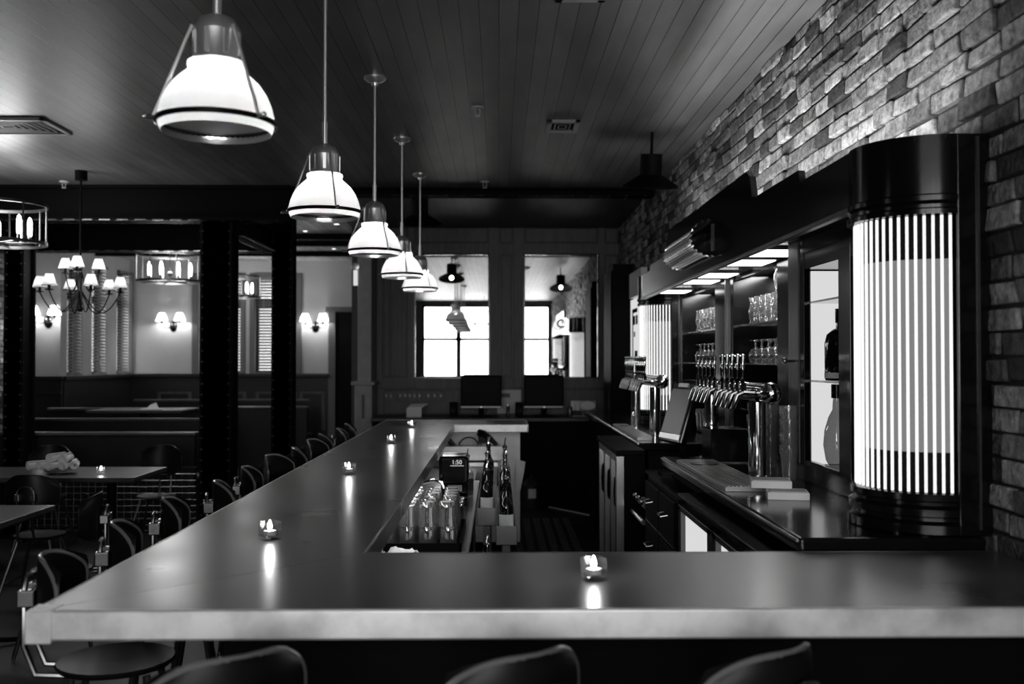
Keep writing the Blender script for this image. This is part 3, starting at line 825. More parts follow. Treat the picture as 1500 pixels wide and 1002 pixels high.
def make_seat(name, cat, sz, pad_z, pad_h, hw, rimmat):
    t = thing(name, '', cat, (0, 0, 0))
    s_ = MB().lathe([(.001, sz - .022), (.11, sz - .022), (.158, sz - .014), (.165, sz - .004), (.16, sz + .002), (.12, sz - .006), (.001, sz - .010)], 28)
    s_.build('seat', M['padwood'], t)
    for sx in (-1, 1):
        for sy in (-1, 1):
            MB().tube([(sx * .10, sy * .10, sz - .025), (sx * .17, sy * .17, .32 * sz), (sx * .20, sy * .20, 0.005)], .011, 8).build('leg', M['gunmetal'], t)
    zr = .32 * sz; k = .172
    MB().tube([(-k, -k, zr), (k, -k, zr), (k, k, zr), (-k, k, zr)], .008, 8, True).build('foot_ring', M['gunmetal'], t)
    tp = pad_z + pad_h * .45
    pts = [(-.05, -.10, sz - .03), (-.05, -.205, sz - .02), (-.05, -.235, sz + .06), (-.05, -.235, tp - .03), (-.035, -.235, tp - .006), (0, -.235, tp), (.035, -.235, tp - .006), (.05, -.235, tp - .03), (.05, -.235, sz + .06), (.05, -.205, sz - .02), (.05, -.10, sz - .03)]
    MB().tube(pts, .0085, 8).build('back_frame', M['frame'], t)
    for s in (-1, 1): MB().box(s * .05 - .016, -.252, pad_z - .035, s * .05 + .016, -.206, pad_z + .012).build('clamp', M['nickel'], t, smooth=False, bevel=.004)
    pad = pad_mesh(hw, pad_h, pad_z, -.2115, .085, .011)
    bk = pad.build('backrest', M['padwood'], t)
    rim = []
    for q in range(96):
        a = 2 * PI * q / 96; c, d = math.cos(a), math.sin(a)
        u = math.copysign(abs(c) ** .55, c); v = math.copysign(abs(d) ** .55, d)
        rim.append((hw * u * (1 - .16 * v ** 4), -.2055 + .085 * u * u, pad_z + pad_h * v * (1 - .30 * u ** 4)))
    MB().tube(rim, .0065, 8, True).build('pad_edge', M[rimmat], bk)  # on the stools this tube carries the painted edge highlight
    return t
ST = make_seat('bar_stool', 'bar stool', .76, .965, .10, .165, 'rim_highlight')
ST['group'] = 'bar stools with curved wooden backs'
first = True
def stool(x, y, rz, lab):
    global first
    if first: ST.location = (x, y, 0); ST.rotation_euler = (0, 0, rz); ST['label'] = lab; first = False; return ST
    return clone(ST, (x, y, 0), rz, lab)
stool(-.045, 2.045, math.radians(35), 'bar stool pushed to the near arm of the bar, middle of the three')
stool(-.60, 2.035, math.radians(38), 'bar stool pushed to the near arm of the bar, left of the three')
stool(.435, 2.055, math.radians(36), 'bar stool pushed to the near arm of the bar, right of the three')
for i in range(11):
    y = 2.9 + .575 * i
    stool(-1.10 - .02 * (i % 3), y, -PI / 2 + [.16, .27, .2, .3, .12, -.25, .25, -.2, .3, .1, .2][i],
          'curved-back stool along the left side of the bar, %s from the corner cap' % ORD[i])
CH = make_seat('dining_chair', 'chair', .45, .735, .13, .18, 'padwood'); CH['group'] = 'dining chairs with round wooden backs'
for i, (x, y, rz, lab) in enumerate([(-3.08, 6.75, .05, 'low chair with a round pale-lit back, in front of the napkin-roll table'),
        (-3.80, 6.8, -.15, 'low chair at the left end of the napkin-roll table'),
        (-2.95, 9.0 - .35, PI, 'low chair behind the napkin-roll table, near the front steel column'),
        (-3.9, 8.65, PI + .1, 'low chair behind the napkin-roll table, near the left edge'),
        (-2.45, 5.65, PI / 2 + .2, 'low chair at the right end of the nearest dining table'),
        (-3.0, 4.75, .1, 'low chair in front of the nearest dining table')]):
    if i == 0: CH.location = (x, y, 0); CH.rotation_euler = (0, 0, rz); CH['label'] = lab
    else: clone(CH, (x, y, 0), rz, lab)

# ---------------------------------------------------------------- dining tables
def table(lab, x0, y0, x1, y1, loc=None):
    t = thing('dining_table', lab, 'table', ((x0 + x1) / 2, (y0 + y1) / 2, 0), 0, 'dining tables')
    hx, hy = (x1 - x0) / 2, (y1 - y0) / 2
    MB().box(-hx, -hy, .728, hx, hy, .76).build('tabletop', M['tablewood'], t, smooth=False, bevel=.004)
    MB().box(-hx, -hy, .722, hx, hy, .7275).build('metal_rim', M['gunmetal'], t, smooth=False)
    for s in (-1, 1):
        p = MB().cyl((s * (hx - .3), 0, .02), (s * (hx - .3), 0, .73), .035, n=14)
        for a in range(4):
            c, d = math.cos(a * PI / 2 + PI / 4), math.sin(a * PI / 2 + PI / 4)
            p.tube([(s * (hx - .3), 0, .06), (s * (hx - .3) + .28 * c, .28 * d, .012)], .014, 8)
        p.build('pedestal', M['steel'], t)
table('dining table carrying plates and napkin rolls, left of the bar', -4.6, 7.32, -2.66, 8.05)
table('nearest dining table, cut off at the left edge', -4.2, 5.25, -2.62, 5.95)
pl = None
for i in range(4):
    loc = (-3.33, 7.62, .7605 + .012 * i)
    if i == 0:
        pl = MB().lathe([(.001, 0), (.06, 0), (.075, .004), (.115, .014), (.112, .017), (.07, .008), (.001, .005)], 28).build('plate', M['cream'])
        o = pl
    else: o = pl.copy(); COL.objects.link(o)
    o.location = loc
    tag(o, 'white side plate, %s of the stack under the napkin rolls' % ['lowest', 'second from bottom', 'third from bottom', 'topmost'][i], 'plate', 'stacked side plates')
rolls = [(-3.62, 7.60, .03, 1.2), (-3.55, 7.56, .03, 1.45), (-3.47, 7.57, .03, 1.7), (-3.415, 7.60, .033, 1.9), (-3.70, 7.63, .022, .8), (-3.56, 7.62, .082, 1.3), (-3.48, 7.60, .082, 1.65)]
rl = ['left front', 'middle front', 'right front', 'far right', 'far left, slipping off', 'upper left', 'upper right']
for i, (x, y, z, a) in enumerate(rolls):
    if i == 0:
        m = MB(); sp = []
        for q in range(40):
            th = q / 39 * 4.6 * PI; r = .012 + .024 * q / 39
            sp.append((r * math.cos(th), r * math.sin(th)))
        vs = [(-.085, a_, b_) for a_, b_ in sp] + [(.085, a_, b_) for a_, b_ in sp]
        m.add(vs, [(k, k + 1, 41 + k, 40 + k) for k in range(39)])
        nr = m.build('napkin_roll', M['cloth']); so = nr.modifiers.new('thickness', 'SOLIDIFY'); so.thickness = .004
        o = nr
    else: o = nr.copy(); COL.objects.link(o)
    o.location = (x + .21, y, .7605 + .048 + z - .012); o.rotation_euler = (0, 0, a)
    tag(o, 'rolled white napkin on the plate stack, %s' % rl[i], 'napkin', 'napkin rolls on the plates')

# booths, low partitions and a mesh screen on the dining side
def booth(lab, x0, x1, y, top, depth=.6):
    t = thing('booth_bench', lab, 'booth', ((x0 + x1) / 2, y, 0), 0, 'wooden booths')
    h = (x1 - x0) / 2
    MB().box(-h, 0, 0, h, .06, top - .03).build('back_panel', M['panel_dark'], t, smooth=False)
    MB().box(-h - .02, -.02, top - .03, h + .02, .085, top).build('cap_rail', M['tablewood'], t, smooth=False, bevel=.008)
    MB().box(-h, .07, 0, h, depth, .42).build('seat_base', M['panel_dark'], t, smooth=False)
    MB().box(-h + .01, .07, .42, h - .01, depth - .02, .48).build('seat_cushion', M['rubber'], t, bevel=.02)
booth('low wooden booth with a bright cap rail, nearest of three between pier and front column', -4.9, -2.9, 9.55, .93)
booth('wooden booth with a bright cap rail, middle of three between pier and front column', -5.2, -3.1, 10.95, .98)
booth('wooden booth with a bright cap rail, rear of three between pier and front column', -5.6, -3.5, 12.5, 1.02)
booth('wooden booth under the end wall windows', -5.5, -2.9, 15.15, 1.02)
booth('short wooden booth between the two right steel columns', -3.45, -2.55, 13.3, 1.00)
sc = thing('mesh_screen', 'low wire mesh screen between the brick pier and front steel column', 'partition', (-3.6, 9.3, 0))
f = MB().tube([(-.8, 0, .03), (-.8, 0, .62), (.8, 0, .62), (.8, 0, .03)], .014, 8, True); f.build('frame', M['gunmetal'], sc)
g2 = MB()
for i in range(1, 24): g2.cyl((-.8 + i * 1.6 / 24, 0, .04), (-.8 + i * 1.6 / 24, 0, .61), .0035, n=5)
for i in range(1, 10): g2.cyl((-.8, 0, .03 + i * .059), (.8, 0, .03 + i * .059), .0035, n=5)
g2.build('wire_mesh', M['nickel'], sc)
# things on the tables in the back of the dining room
bt = thing('dining_table', 'dark table with a folded napkin, between the booths', 'table', (-4.25, 12.0, 0), 0, 'dining tables')
MB().box(-.55, -.35, 1.0, .55, .35, 1.03).build('tabletop', M['tablewood'], bt, smooth=False, bevel=.004)
MB().cyl((0, 0, 0), (0, 0, 1.0), .04).lathe([(.001, .0), (.26, 0), (.26, .015), (.04, .05)], 20).build('pedestal', M['steel'], bt)
np_ = thing('folded_napkin', 'white napkin standing folded on a plate, on the table between booths', 'napkin', (-4.08, 11.8, 1.031))
MB().box(-.11, -.08, 0, .11, .08, .015).build('napkin_base', M['cloth'], np_, bevel=.004)
MB().add([(-.06, -.02, .015), (.07, -.02, .015), (.05, .0, .085), (-.02, .0, .06), (-.06, .03, .015), (.07, .03, .015)], [(0, 1, 2, 3), (4, 5, 2, 3), (0, 3, 4), (1, 2, 5)]).build('napkin_fold', M['cloth'], np_, smooth=False)
# ================================================================ THE BACK BAR
bbx = thing('back_bar', 'black art deco back bar with stepped top and glazed bays, on the brick wall', 'back bar', (1.2, 5.53, 0))
def kb(mb, name, m, **k): return mb.build(name, m, bbx, world=True, **k)
XF = 1.125
ped = [(3.14, 2.105), (7.76, 2.105), (7.76, 2.285), (7.38, 2.285), (7.37, 2.325), (6.72, 2.33), (6.66, 2.35), (6.63, 2.44), (6.56, 2.475), (4.50, 2.475), (4.43, 2.44), (4.40, 2.35), (4.34, 2.335), (3.72, 2.333), (3.70, 2.285), (3.14, 2.285)]
kb(MB().prism(ped, XF, XF + .03, 'yz'), 'stepped_head', M['black'], smooth=False, bevel=.004)
kb(MB().box(XF + .03, 3.3, 2.15, XR - .03, 7.76, 2.283), 'head_box', M['black'], smooth=False)
kb(MB().box(XF - .012, 3.14, 2.088, XF + .02, 7.76, 2.106), 'head_moulding', M['gunmetal'], smooth=False, bevel=.004)
kb(MB().box(XF + .02, 3.3, 2.13, 1.80, 7.76, 2.15).box(XR - .02, 3.34, 2.10, XR + .02, 7.72, 2.15), 'soffit', M['black'], smooth=False)
ND = 1.76
kb(MB().box(ND, 3.3, 1.06, ND + .03, 7.76, 2.15), 'niche_back', M['darkmirror'], smooth=False)
kb(MB().box(XR - .01, 3.3, 1.06, ND, 7.76, CZ), 'niche_base', M['black'], smooth=False)
# solid black piers between the bays; the lit bay at the near end stands forward of them
kb(MB().box(XR - .03, 4.39, CZ, ND, 5.05, 2.13), 'pier', M['black'], smooth=False, bevel=.003)
kb(MB().box(XR - .03, 6.0, CZ, ND, 6.5, 2.13), 'pier', M['black'], smooth=False, bevel=.003)
kb(MB().box(XR - .045, 6.13, CZ, XR - .03, 6.16, 2.13), 'bead', M['gunmetal'], smooth=False)
kb(MB().box(XR - .03, 3.35, CZ, ND, 3.40, 2.13), 'side_panel', M['black'], smooth=False)
kb(MB().box(XR - .03, 7.66, CZ, ND, 7.71, 2.13), 'side_panel', M['black'], smooth=False)
DX = 1.30
kb(MB().box(DX, 3.42, CZ, ND - .02, 4.38, 1.178), 'plinth', M['black'], smooth=False, bevel=.004)
kb(MB().box(DX + .01, 4.205, 1.178, ND - .02, 4.38, 2.13), 'bay_side', M['black'], smooth=False)
kb(MB().box(DX - .02, 4.23, 1.178, DX + .01, 4.38, 2.13), 'stile', M['panel'], smooth=False, bevel=.004)
kb(MB().box(DX - .015, 3.62, 1.178, DX + .012, 3.745, 2.13).box(DX - .015, 4.17, 1.178, DX + .012, 4.225, 2.13).box(DX - .015, 3.745, 1.178, DX + .012, 4.17, 1.20).box(DX - .015, 3.745, 2.065, DX + .012, 4.17, 2.13), 'door', M['black'], smooth=False, bevel=.003)
kb(MB().box(DX - .012, 3.42, 2.00, ND - .02, 4.2, 2.13), 'bay_head', M['black'], smooth=False)
kb(MB().cyl((DX - .02, 4.28, 1.615), (DX - .06, 4.28, 1.615), .006, n=8).ball((DX - .065, 4.28, 1.615), .014), 'knob', M['nickel'])
kb(MB().box(DX + .025, 4.19, 1.18, 1.735, 4.203, 1.995), 'lit_panel', M['lightbox'], smooth=False)
SH = ((5.07, 5.98), (6.52, 7.64))
shelf_id = 0
for (a, b) in SH:
    for z in (1.83, 1.60, 1.47):
        kb(MB().box(XR + .01, a, z - .008, ND - .01, b, z), 'glass_shelf', M['glass_b'], smooth=False)
for z in (1.535, 1.865):
    kb(MB().box(DX + .015, 3.64, z - .008, ND - .03, 4.185, z), 'glass_shelf', M['glass_b'], smooth=False)
for y in (4.62, 5.08, 5.85, 6.33, 7.25):
    fx_ = kb(MB().box(1.19, y - .15, 2.118, 1.40, y + .15, 2.131), 'downlight_trim', M['gunmetal'], smooth=False)
    MB().box(1.205 - 1.2, y - 5.53 - .135, 2.113, 1.385 - 1.2, y - 5.53 + .135, 2.119).build('diffuser', M['downlight'], fx_, smooth=False)

# the two half-round lamp columns of glass rods
def make_column():
    t = thing('lamp_column', '', 'wall lamp', (0, 0, 0), 0, 'half-round glass rod lamp columns')
    # local origin on the counter, axis of the half round; room side is -x
    r = .22
    def half(prof, name, m, **k):
        return MB().lathe(prof, 40, a0=PI / 2, a1=3 * PI / 2).build(name, m, t, **k)
    half([(r + .006, 1.18), (r + .006, 1.005), (r + .014, 1.0), (r + .014, .985), (r + .004, .975), (r + .004, .965), (r + .012, .96), (r + .012, .945), (r - .02, .94)], 'head', M['black'])
    MB().prism([(-.0, -r - .006)] + [(0 - (r + .006) * math.sin(i * PI / 24), -(r + .006) * math.cos(i * PI / 24)) for i in range(25)] + [(.075, r + .006), (.075, -r - .006)], 1.165, 1.18).build('cap', M['black'], t, smooth=False)
    half([(r - .015, .125), (r + .008, .12), (r + .008, .10), (r - .002, .095), (r - .002, .085), (r + .012, .075), (r + .012, .055), (r + .002, .05), (r + .002, .04), (r + .016, .03), (r + .016, .004)], 'base', M['black'])
    for s in (-1, 1):
        MB().box(0, s * (r + .002) - .008, .0, .098, s * (r + .002) + .008, 1.18).build('side_panel', M['black'], t, smooth=False, bevel=.003)
        MB().box(.055, s * (r + .013) - .004, .02, .062, s * (r + .013) + .004, 1.17).build('edge_bead', M['gunmetal'], t, smooth=False)
    half([(r - .027, .24), (r - .027, .815)], 'lit_diffuser', M['rodback'])
    half([(r - .03, .1), (r - .03, 1.0)], 'inner_drum', M['black_matt'])
    n = 27; rod0 = None
    for i in range(n):
        a = PI / 2 + PI * (i + .5) / n
        c = ((r - .012) * math.cos(a), (r - .012) * math.sin(a), 0)
        if rod0 is None:
            rod0 = MB().lathe([(.001, .112), (.0034, .114), (.0044, .12), (.0044, .942), (.0034, .948), (.001, .95)], 10).build('glass_rod', M['rod'], t); rod0.location = c
        else:
            o = rod0.copy(); COL.objects.link(o); o.parent = t; o.location = c
    return t
LC = make_column(); LC.location = (1.345, 3.12, CZ); LC['label'] = 'tall half-round lamp column of glowing glass rods, nearest the camera at right'
clone(LC, (1.345, 7.94, CZ), 0, 'half-round lamp column of glowing glass rods at the far end of the back bar')

# fluted shell lamp on the stepped head
fl = thing('fluted_lamp', 'fluted half-round metal lamp lying along the black head of the back bar', 'wall lamp', (XF - .002, 5.70, 2.262))
m = MB(); nn = 44; vs = []; rows = ((.045, .51), (.066, .505), (.078, .48), (.080, .40), (.080, -.30), (.084, -.42), (.094, -.49))
for (q, yy) in rows:
    for i in range(nn + 1):
        a = PI / 2 + PI * i / nn
        rr = q * (1 + (.10 if (i // 2) % 2 else 0))
        vs.append((rr * math.cos(a) * 1.15, yy, rr * math.sin(a)))
fs = []
for j in range(len(rows) - 1):
    for i in range(nn): fs.append((j * (nn + 1) + i, j * (nn + 1) + i + 1, (j + 1) * (nn + 1) + i + 1, (j + 1) * (nn + 1) + i))
m.add(vs, fs).build('fluted_shell', M['fluted'], fl, angle=25)
MB().box(-.008, -.5, -.07, .004, .5, .07).build('back_plate', M['black'], fl, smooth=False)

# poster and dark post at the far end
po = thing('wall_poster', 'bright poster with dark lettering beside the far lamp column', 'poster', (1.385, 9.85, 1.55))
MB().box(-.02, -.40, -.05, .02, .40, .68).build('sheet', M['lightbox'], po, smooth=False)  # sheet made emissive, its brightness put into the material
k = MB()
for (a, b, c, d) in ((.20, .26, -.02, .58), (-.10, .20, .54, .58), (.06, .18, .42, .51), (-.12, .0, .42, .51), (.06, .14, .30, .35), (-.10, .20, .06, .10), (-.10, .08, .10, .16)): k.box(-.023, a, c, -.02, b, d)
k.build('lettering', M['black_matt'], po, smooth=False)
MB().box(-.03, -.42, .70, .03, .42, .95).build('header', M['grey'], po, smooth=False)

# ---------------------------------------------------------------- counters
def counter(lab, y0, y1):
    t = thing('back_counter', lab, 'counter', (1.15, (y0 + y1) / 2, 0))
    MB().box(.868, y0, CZ - .05, XR - .037, y1, CZ).build('worktop', M['black'], t, world=True, smooth=False, bevel=.012, segs=3)
    MB().box(.862, y0 + .01, CZ - .012, .869, y1 - .01, CZ - .004).build('edge_highlight', M['fluted'], t, world=True, smooth=False)  # pale strip standing in for the highlight along the counter edge
    MB().box(.93, y0 + .02, .0, XR - .037, y1 - .02, CZ - .05).build('carcass', M['black_matt'], t, world=True, smooth=False)
counter('black back counter with a bright edge, from the near lamp column to the screen', 2.87, 5.3)
counter('black back counter with a bright edge, beyond the screen to the end wall', 6.15, 10.2)
lw = thing('low_worktop', 'low dark worktop with taps in the gap between the back counters', 'counter', (1.15, 5.72, 0))
MB().box(.88, 5.33, 0, XR - .012, 6.12, .93).build('carcass', M['black_matt'], lw, world=True, smooth=False)
MB().box(.875, 5.33, .93, XR - .012, 6.12, .95).build('worktop', M['black_matt'], lw, world=True, smooth=False)
tp = MB()
for (y, z) in ((5.45, .82), (5.62, .82), (5.74, .82)):
    tp.cyl((.88, y, z), (.80, y, z), .012, n=10).cyl((.80, y - .03, z), (.80, y + .03, z), .012, n=10).ball((.79, y, z + .02), .016, 10)
tp.build('tap_valves', M['nickel'], lw, world=True)
MB().cyl((.78, 5.35, .745), (.78, 5.79, .745), .014, n=10).build('pipe', M['nickel'], lw, world=True)

# glass-door cooler under the near counter, drawers, and the three-door cooler
cl = thing('bottle_cooler', 'black glass-door cooler with a lit interior, under the near counter', 'cooler', (.85, 3.7, 0))
MB().box(.82, 2.95, .08, .925, 4.36, 1.02).build('body', M['black_matt'], cl, world=True, smooth=False)
MB().box(.79, 2.95, 1.02, .925, 4.38, 1.035).build('top_ledge', M['black'], cl, world=True, smooth=False, bevel=.003)
for a, b in ((2.98, 3.66), (3.68, 4.35)):
    d = MB().box(.785, a, .12, .82, a + .07, .99).box(.785, b - .05, .12, .82, b, .99).box(.785, a, .12, .82, b, .19).box(.785, a, .965, .82, b, .99).build('door', M['gunmetal'], cl, world=True, smooth=False, bevel=.003)
    i_ = MB().box(.806, a + .06, .18, .812, b - .06, .97)
    i_.v = [v - Vector((.85, 3.7, 0)) for v in i_.v]
    i_.build('lit_interior', M['lightbox'], d, smooth=False)
    h_ = MB().lathe([(.001, -.2), (.05, -.17), (.06, 0), (.05, .17), (.001, .2)], 16, (.79, a + .05, .66)); h_.v = [v - Vector((.85, 3.7, 0)) for v in h_.v]
    h_.build('handle', M['black_matt'], d)
dr = thing('drawer_unit', 'black drawer unit with bright pulls between the coolers', 'drawers', (.85, 5.05, 0))
MB().box(.80, 4.42, .05, .925, 5.32, 1.0).build('body', M['black_matt'], dr, world=True, smooth=False)
for a, b in ((4.44, 4.86), (4.88, 5.30)):
    for (z0, z1) in ((.78, .98), (.52, .76), (.10, .50)):
        d = MB().box(.782, a, z0, .80, b, z1).build('drawer', M['black_matt'], dr, world=True, smooth=False, bevel=.004)
        y = (a + b) / 2
        h_ = MB().tube([(.782, y - .05, z1 - .08), (.752, y - .045, z1 - .085), (.752, y + .045, z1 - .085), (.782, y + .05, z1 - .08)], .006, 8)
        h_.v = [v - dr.location for v in h_.v]; h_.build('pull', M['nickel'], d)
        l_ = MB().box(.778, a + .01, z0 - .004, .784, b - .01, z0 + .003); l_.v = [v - dr.location for v in l_.v]; l_.build('edge_bead', M['nickel'], d, smooth=False)
gc = thing('glass_cooler', 'tall three-door glass cooler with bright steel frames, standing out beyond the screen', 'cooler', (.80, 6.4, 0))
MB().box(.74, 5.88, .08, .865, 6.94, 1.06).build('body', M['black_matt'], gc, world=True, smooth=False)
MB().box(.69, 5.83, 1.06, .86, 6.97, 1.09).build('top', M['black_matt'], gc, world=True, smooth=False, bevel=.004)
MB().box(.69, 5.84, .10, .74, 5.885, 1.055).build('end_post', M['steelsat'], gc, world=True, smooth=False, bevel=.004)
for i in range(3):
    a = 5.89 + i * .35; b = a + .345
    d = MB().box(.70, a, .14, .74, a + .03, 1.05).box(.70, b - .03, .14, .74, b, 1.05).box(.70, a, .14, .74, b, .18).box(.70, a, 1.01, .74, b, 1.05).build('door', M['steelsat'], gc, world=True, smooth=False, bevel=.003)
    p_ = MB().box(.725, a + .03, .18, .73, b - .03, 1.01); p_.v = [v - gc.location for v in p_.v]; p_.build('door_pane', M['darkmirror'], d, smooth=False)
    h_ = MB().lathe([(.001, -.10), (.014, -.08), (.018, 0), (.014, .08), (.001, .10)], 12, (.70, a + .02, .84)); h_.v = [v - gc.location for v in h_.v]; h_.build('handle', M['black_matt'], d)
cs = MB()
for y in (5.95, 6.85): cs.lathe([(.001, -.02), (.045, -.02), (.045, .02), (.001, .02)], 16, (.76, y, .046), m=Matrix.Rotation(PI / 2, 3, 'Y'))
cs.build('caster', M['gunmetal'], gc, world=True)

# ---------------------------------------------------------------- on the counter
def make_tower():
    t = thing('beer_tower', '', 'beer tap', (0, 0, 0), 0, 'chrome beer towers')
    L = 1.25; z = .372
    MB().cyl((0, 0, z), (0, L, z), .043, n=24).build('barrel', M['chrome'], t)
    MB().lathe([(.001, .046), (.014, .044), (.028, .038), (.040, .026), (.046, .012), (.047, .004), (.044, 0)], 32, (0, .006, z), m=Matrix.Rotation(PI / 2, 3, 'X')).build('end_cap', M['chrome'], t)
    for y in (.16, 1.09):
        MB().lathe([(.001, 0), (.065, 0), (.065, .008), (.038, .012), (.036, .33)], 24, (-.02, y, .0)).build('post', M['chrome'], t)
    for k in range(10):
        y = .07 + k * .098 + (.07 if k > 4 else 0)
        f_ = MB().tube([(-.04, y, z), (-.10, y, z + .004), (-.125, y, z - .01), (-.150, y, z - .07)], [.014, .013, .012, .009], 10)
        f_.cyl((-.10, y, z), (-.10, y, z + .045), .012, n=10)
        fo = f_.build('faucet', M['chrome'], t)
        hd = MB().lathe([(.001, .04), (.008, .042), (.011, .05), (.006, .06), (.0075, .07), (.0085, .10), (.001, .10)], 10, (-.105, y, z)).build('tap_handle', M['black'], fo)
        MB().lathe([(.001, .10), (.009, .10), (.010, .112), (.007, .118), (.0085, .135), (.012, .152), (.010, .164), (.001, .168)], 10, (-.105, y, z)).build('handle_cap', M['chrome'], t)
    return t
BT = make_tower(); BT.location = (1.155, 4.2, CZ); BT['label'] = 'chrome beer tower with a bright round end cap, nearer of the two'
clone(BT, (1.07, 6.5, CZ), 0, 'chrome beer tower with many taps, in front of the far lamp column')
def tray(lab, x0, y0, x1, y1):
    t = thing('drip_tray', lab, 'drip tray', ((x0 + x1) / 2, (y0 + y1) / 2, CZ), 0, 'drip trays')
    hx, hy = (x1 - x0) / 2, (y1 - y0) / 2
    MB().box(-hx, -hy, .0, hx, hy, .018).build('pan', M['traymetal'], t, smooth=False, bevel=.002)
    s_ = MB(); n = int((x1 - x0) / .016)
    for i in range(n): s_.box(-hx + .012 + i * .016, -hy + .012, .018, -hx + .021 + i * .016, hy - .012, .022)
    s_.build('grille', M['traymetal'], t, smooth=False)
    MB().lathe([(hx * .75, .022), (hx * .75, .026), (hx * .3, .0265), (.001, .024)], 28, (-.0, hy * .55, 0)).build('rinser', M['gunmetal'], t)
tray('ribbed steel drip tray under the nearer beer tower', .885, 3.88, 1.066, 4.95)
tray('ribbed steel drip tray under the far beer tower', .885, 6.35, .982, 7.7)

def pint_mesh(name='pint_glass', h=.148, r0=.028, r1=.042):
    return MB().lathe([(.001, 0), (r0, 0), (r0 + .001, .012), (r1 - .004, h * .72), (r1 - .0005, h * .80), (r1, h), (r1 - .0025, h), (r1 - .006, h * .72), (r0 - .003, .016), (.001, .014)], 24)
pg = pint_mesh().build('pint_glass', M['glass_c'])
STK = [(1.20, 4.62), (1.245, 4.26), (1.30, 4.75)]
cnt = 0
for si, (x, y) in enumerate(STK):
    for k in range(4):
        o = pg if cnt == 0 else pg.copy()
        if cnt: COL.objects.link(o)
        cnt += 1
        o.location = (x + R.uniform(-.003, .003), y, CZ + .001 + k * .056)
        tag(o, 'nested pint glass, %s stack beside the tap tower, %s' % (['left', 'front', 'rear'][si], ['lowest', 'second lowest', 'third up', 'topmost'][k]), 'glass', 'stacked pint glasses beside the beer tower')
for si, (x, y, z, lab) in enumerate([(1.075, 3.70, 0, 'dark check tray with a pale top, the nearer of two on the counter'), (1.04, 3.80, .03, 'dark check tray with a pale top, the upper rear one on the counter')]):
    t = thing('check_tray', lab, 'tray', (x, y, CZ + z), -.2)
    MB().box(-.075, -.06, 0, .075, .06, .028).build('box', M['grey'] if si == 0 else M['grey'], t, smooth=False, bevel=.003)
    MB().box(-.065, -.05, .028, .065, .05, .031).build('paper', M['cream'], t, smooth=False)

ps = thing('touch_screen', 'dark touch screen terminal tilted on a stand at the counter edge', 'screen', (1.0, 5.72, .95))
rot = Euler((0, math.radians(17), math.radians(14)))
pm = rot.to_matrix()
def rb(c, s): 
    q = MB().box(c[0] - s[0] / 2, c[1] - s[1] / 2, c[2] - s[2] / 2, c[0] + s[0] / 2, c[1] + s[1] / 2, c[2] + s[2] / 2)
    q.v = [pm @ v + Vector((0, 0, .20)) for v in q.v]; return q
rb((0, 0, .17), (.045, .30, .36)).build('housing', M['black'], ps, smooth=False, bevel=.01)
rb((-.025, 0, .175), (.006, .26, .26)).build('display', M['touch'], ps, smooth=False)
b_ = rb((-.026, 0, .025), (.006, .28, .03)); b_.build('bezel_strip', M['steelsat'], ps, smooth=False)
b_ = rb((-.026, 0, .33), (.006, .12, .022)); b_.build('badge_strip', M['steelsat'], ps, smooth=False)
MB().box(-.07, -.09, 0, .11, .09, .02).obox((.06, 0, .14), (.04, .07, .26), (0, -.25, 0)).build('stand', M['black'], ps, smooth=False, bevel=.004)
rp = thing('receipt_printer', 'plain black box printer beside the near drip tray', 'printer', (1.15, 5.06, CZ))
MB().box(-.09, -.1, 0, .1, .12, .17).build('body', M['black'], rp, smooth=False, bevel=.006)
MB().box(-.093, -.105, .0, .103, -.099, .006).build('front_lip', M['nickel'], rp, smooth=False)

# ---------------------------------------------------------------- glassware in the bays
HUR = [(.001, 0), (.030, 0), (.031, .006), (.027, .02), (.033, .055), (.036, .075), (.030, .105), (.024, .122), (.030, .145), (.035, .158), (.0335, .158), (.022, .122), (.034, .075), (.025, .022), (.001, .018)]
SNIF = [(.036, 0), (.034, .003), (.008, .008), (.005, .03), (.008, .042), (.030, .055), (.042, .085), (.040, .115), (.033, .135), (.0315, .135), (.0385, .112), (.0405, .085), (.028, .058), (.001, .046)]
hur0 = MB().lathe(HUR, 22).build('hurricane_glass', M['glass_b']); snif0 = MB().lathe(SNIF, 22).build('stemmed_glass', M['glass_b'])
used = {}
def put(src, x, y, z, lab, cat, grp, flip=0.0):
    o = src if src.name not in used else src.copy()
    if src.name in used: COL.objects.link(o)
    used[src.name] = 1
    o.location = (x, y, z + flip + .0008); o.rotation_euler = (PI if flip else 0, 0, 0)
    tag(o, lab, cat, grp)
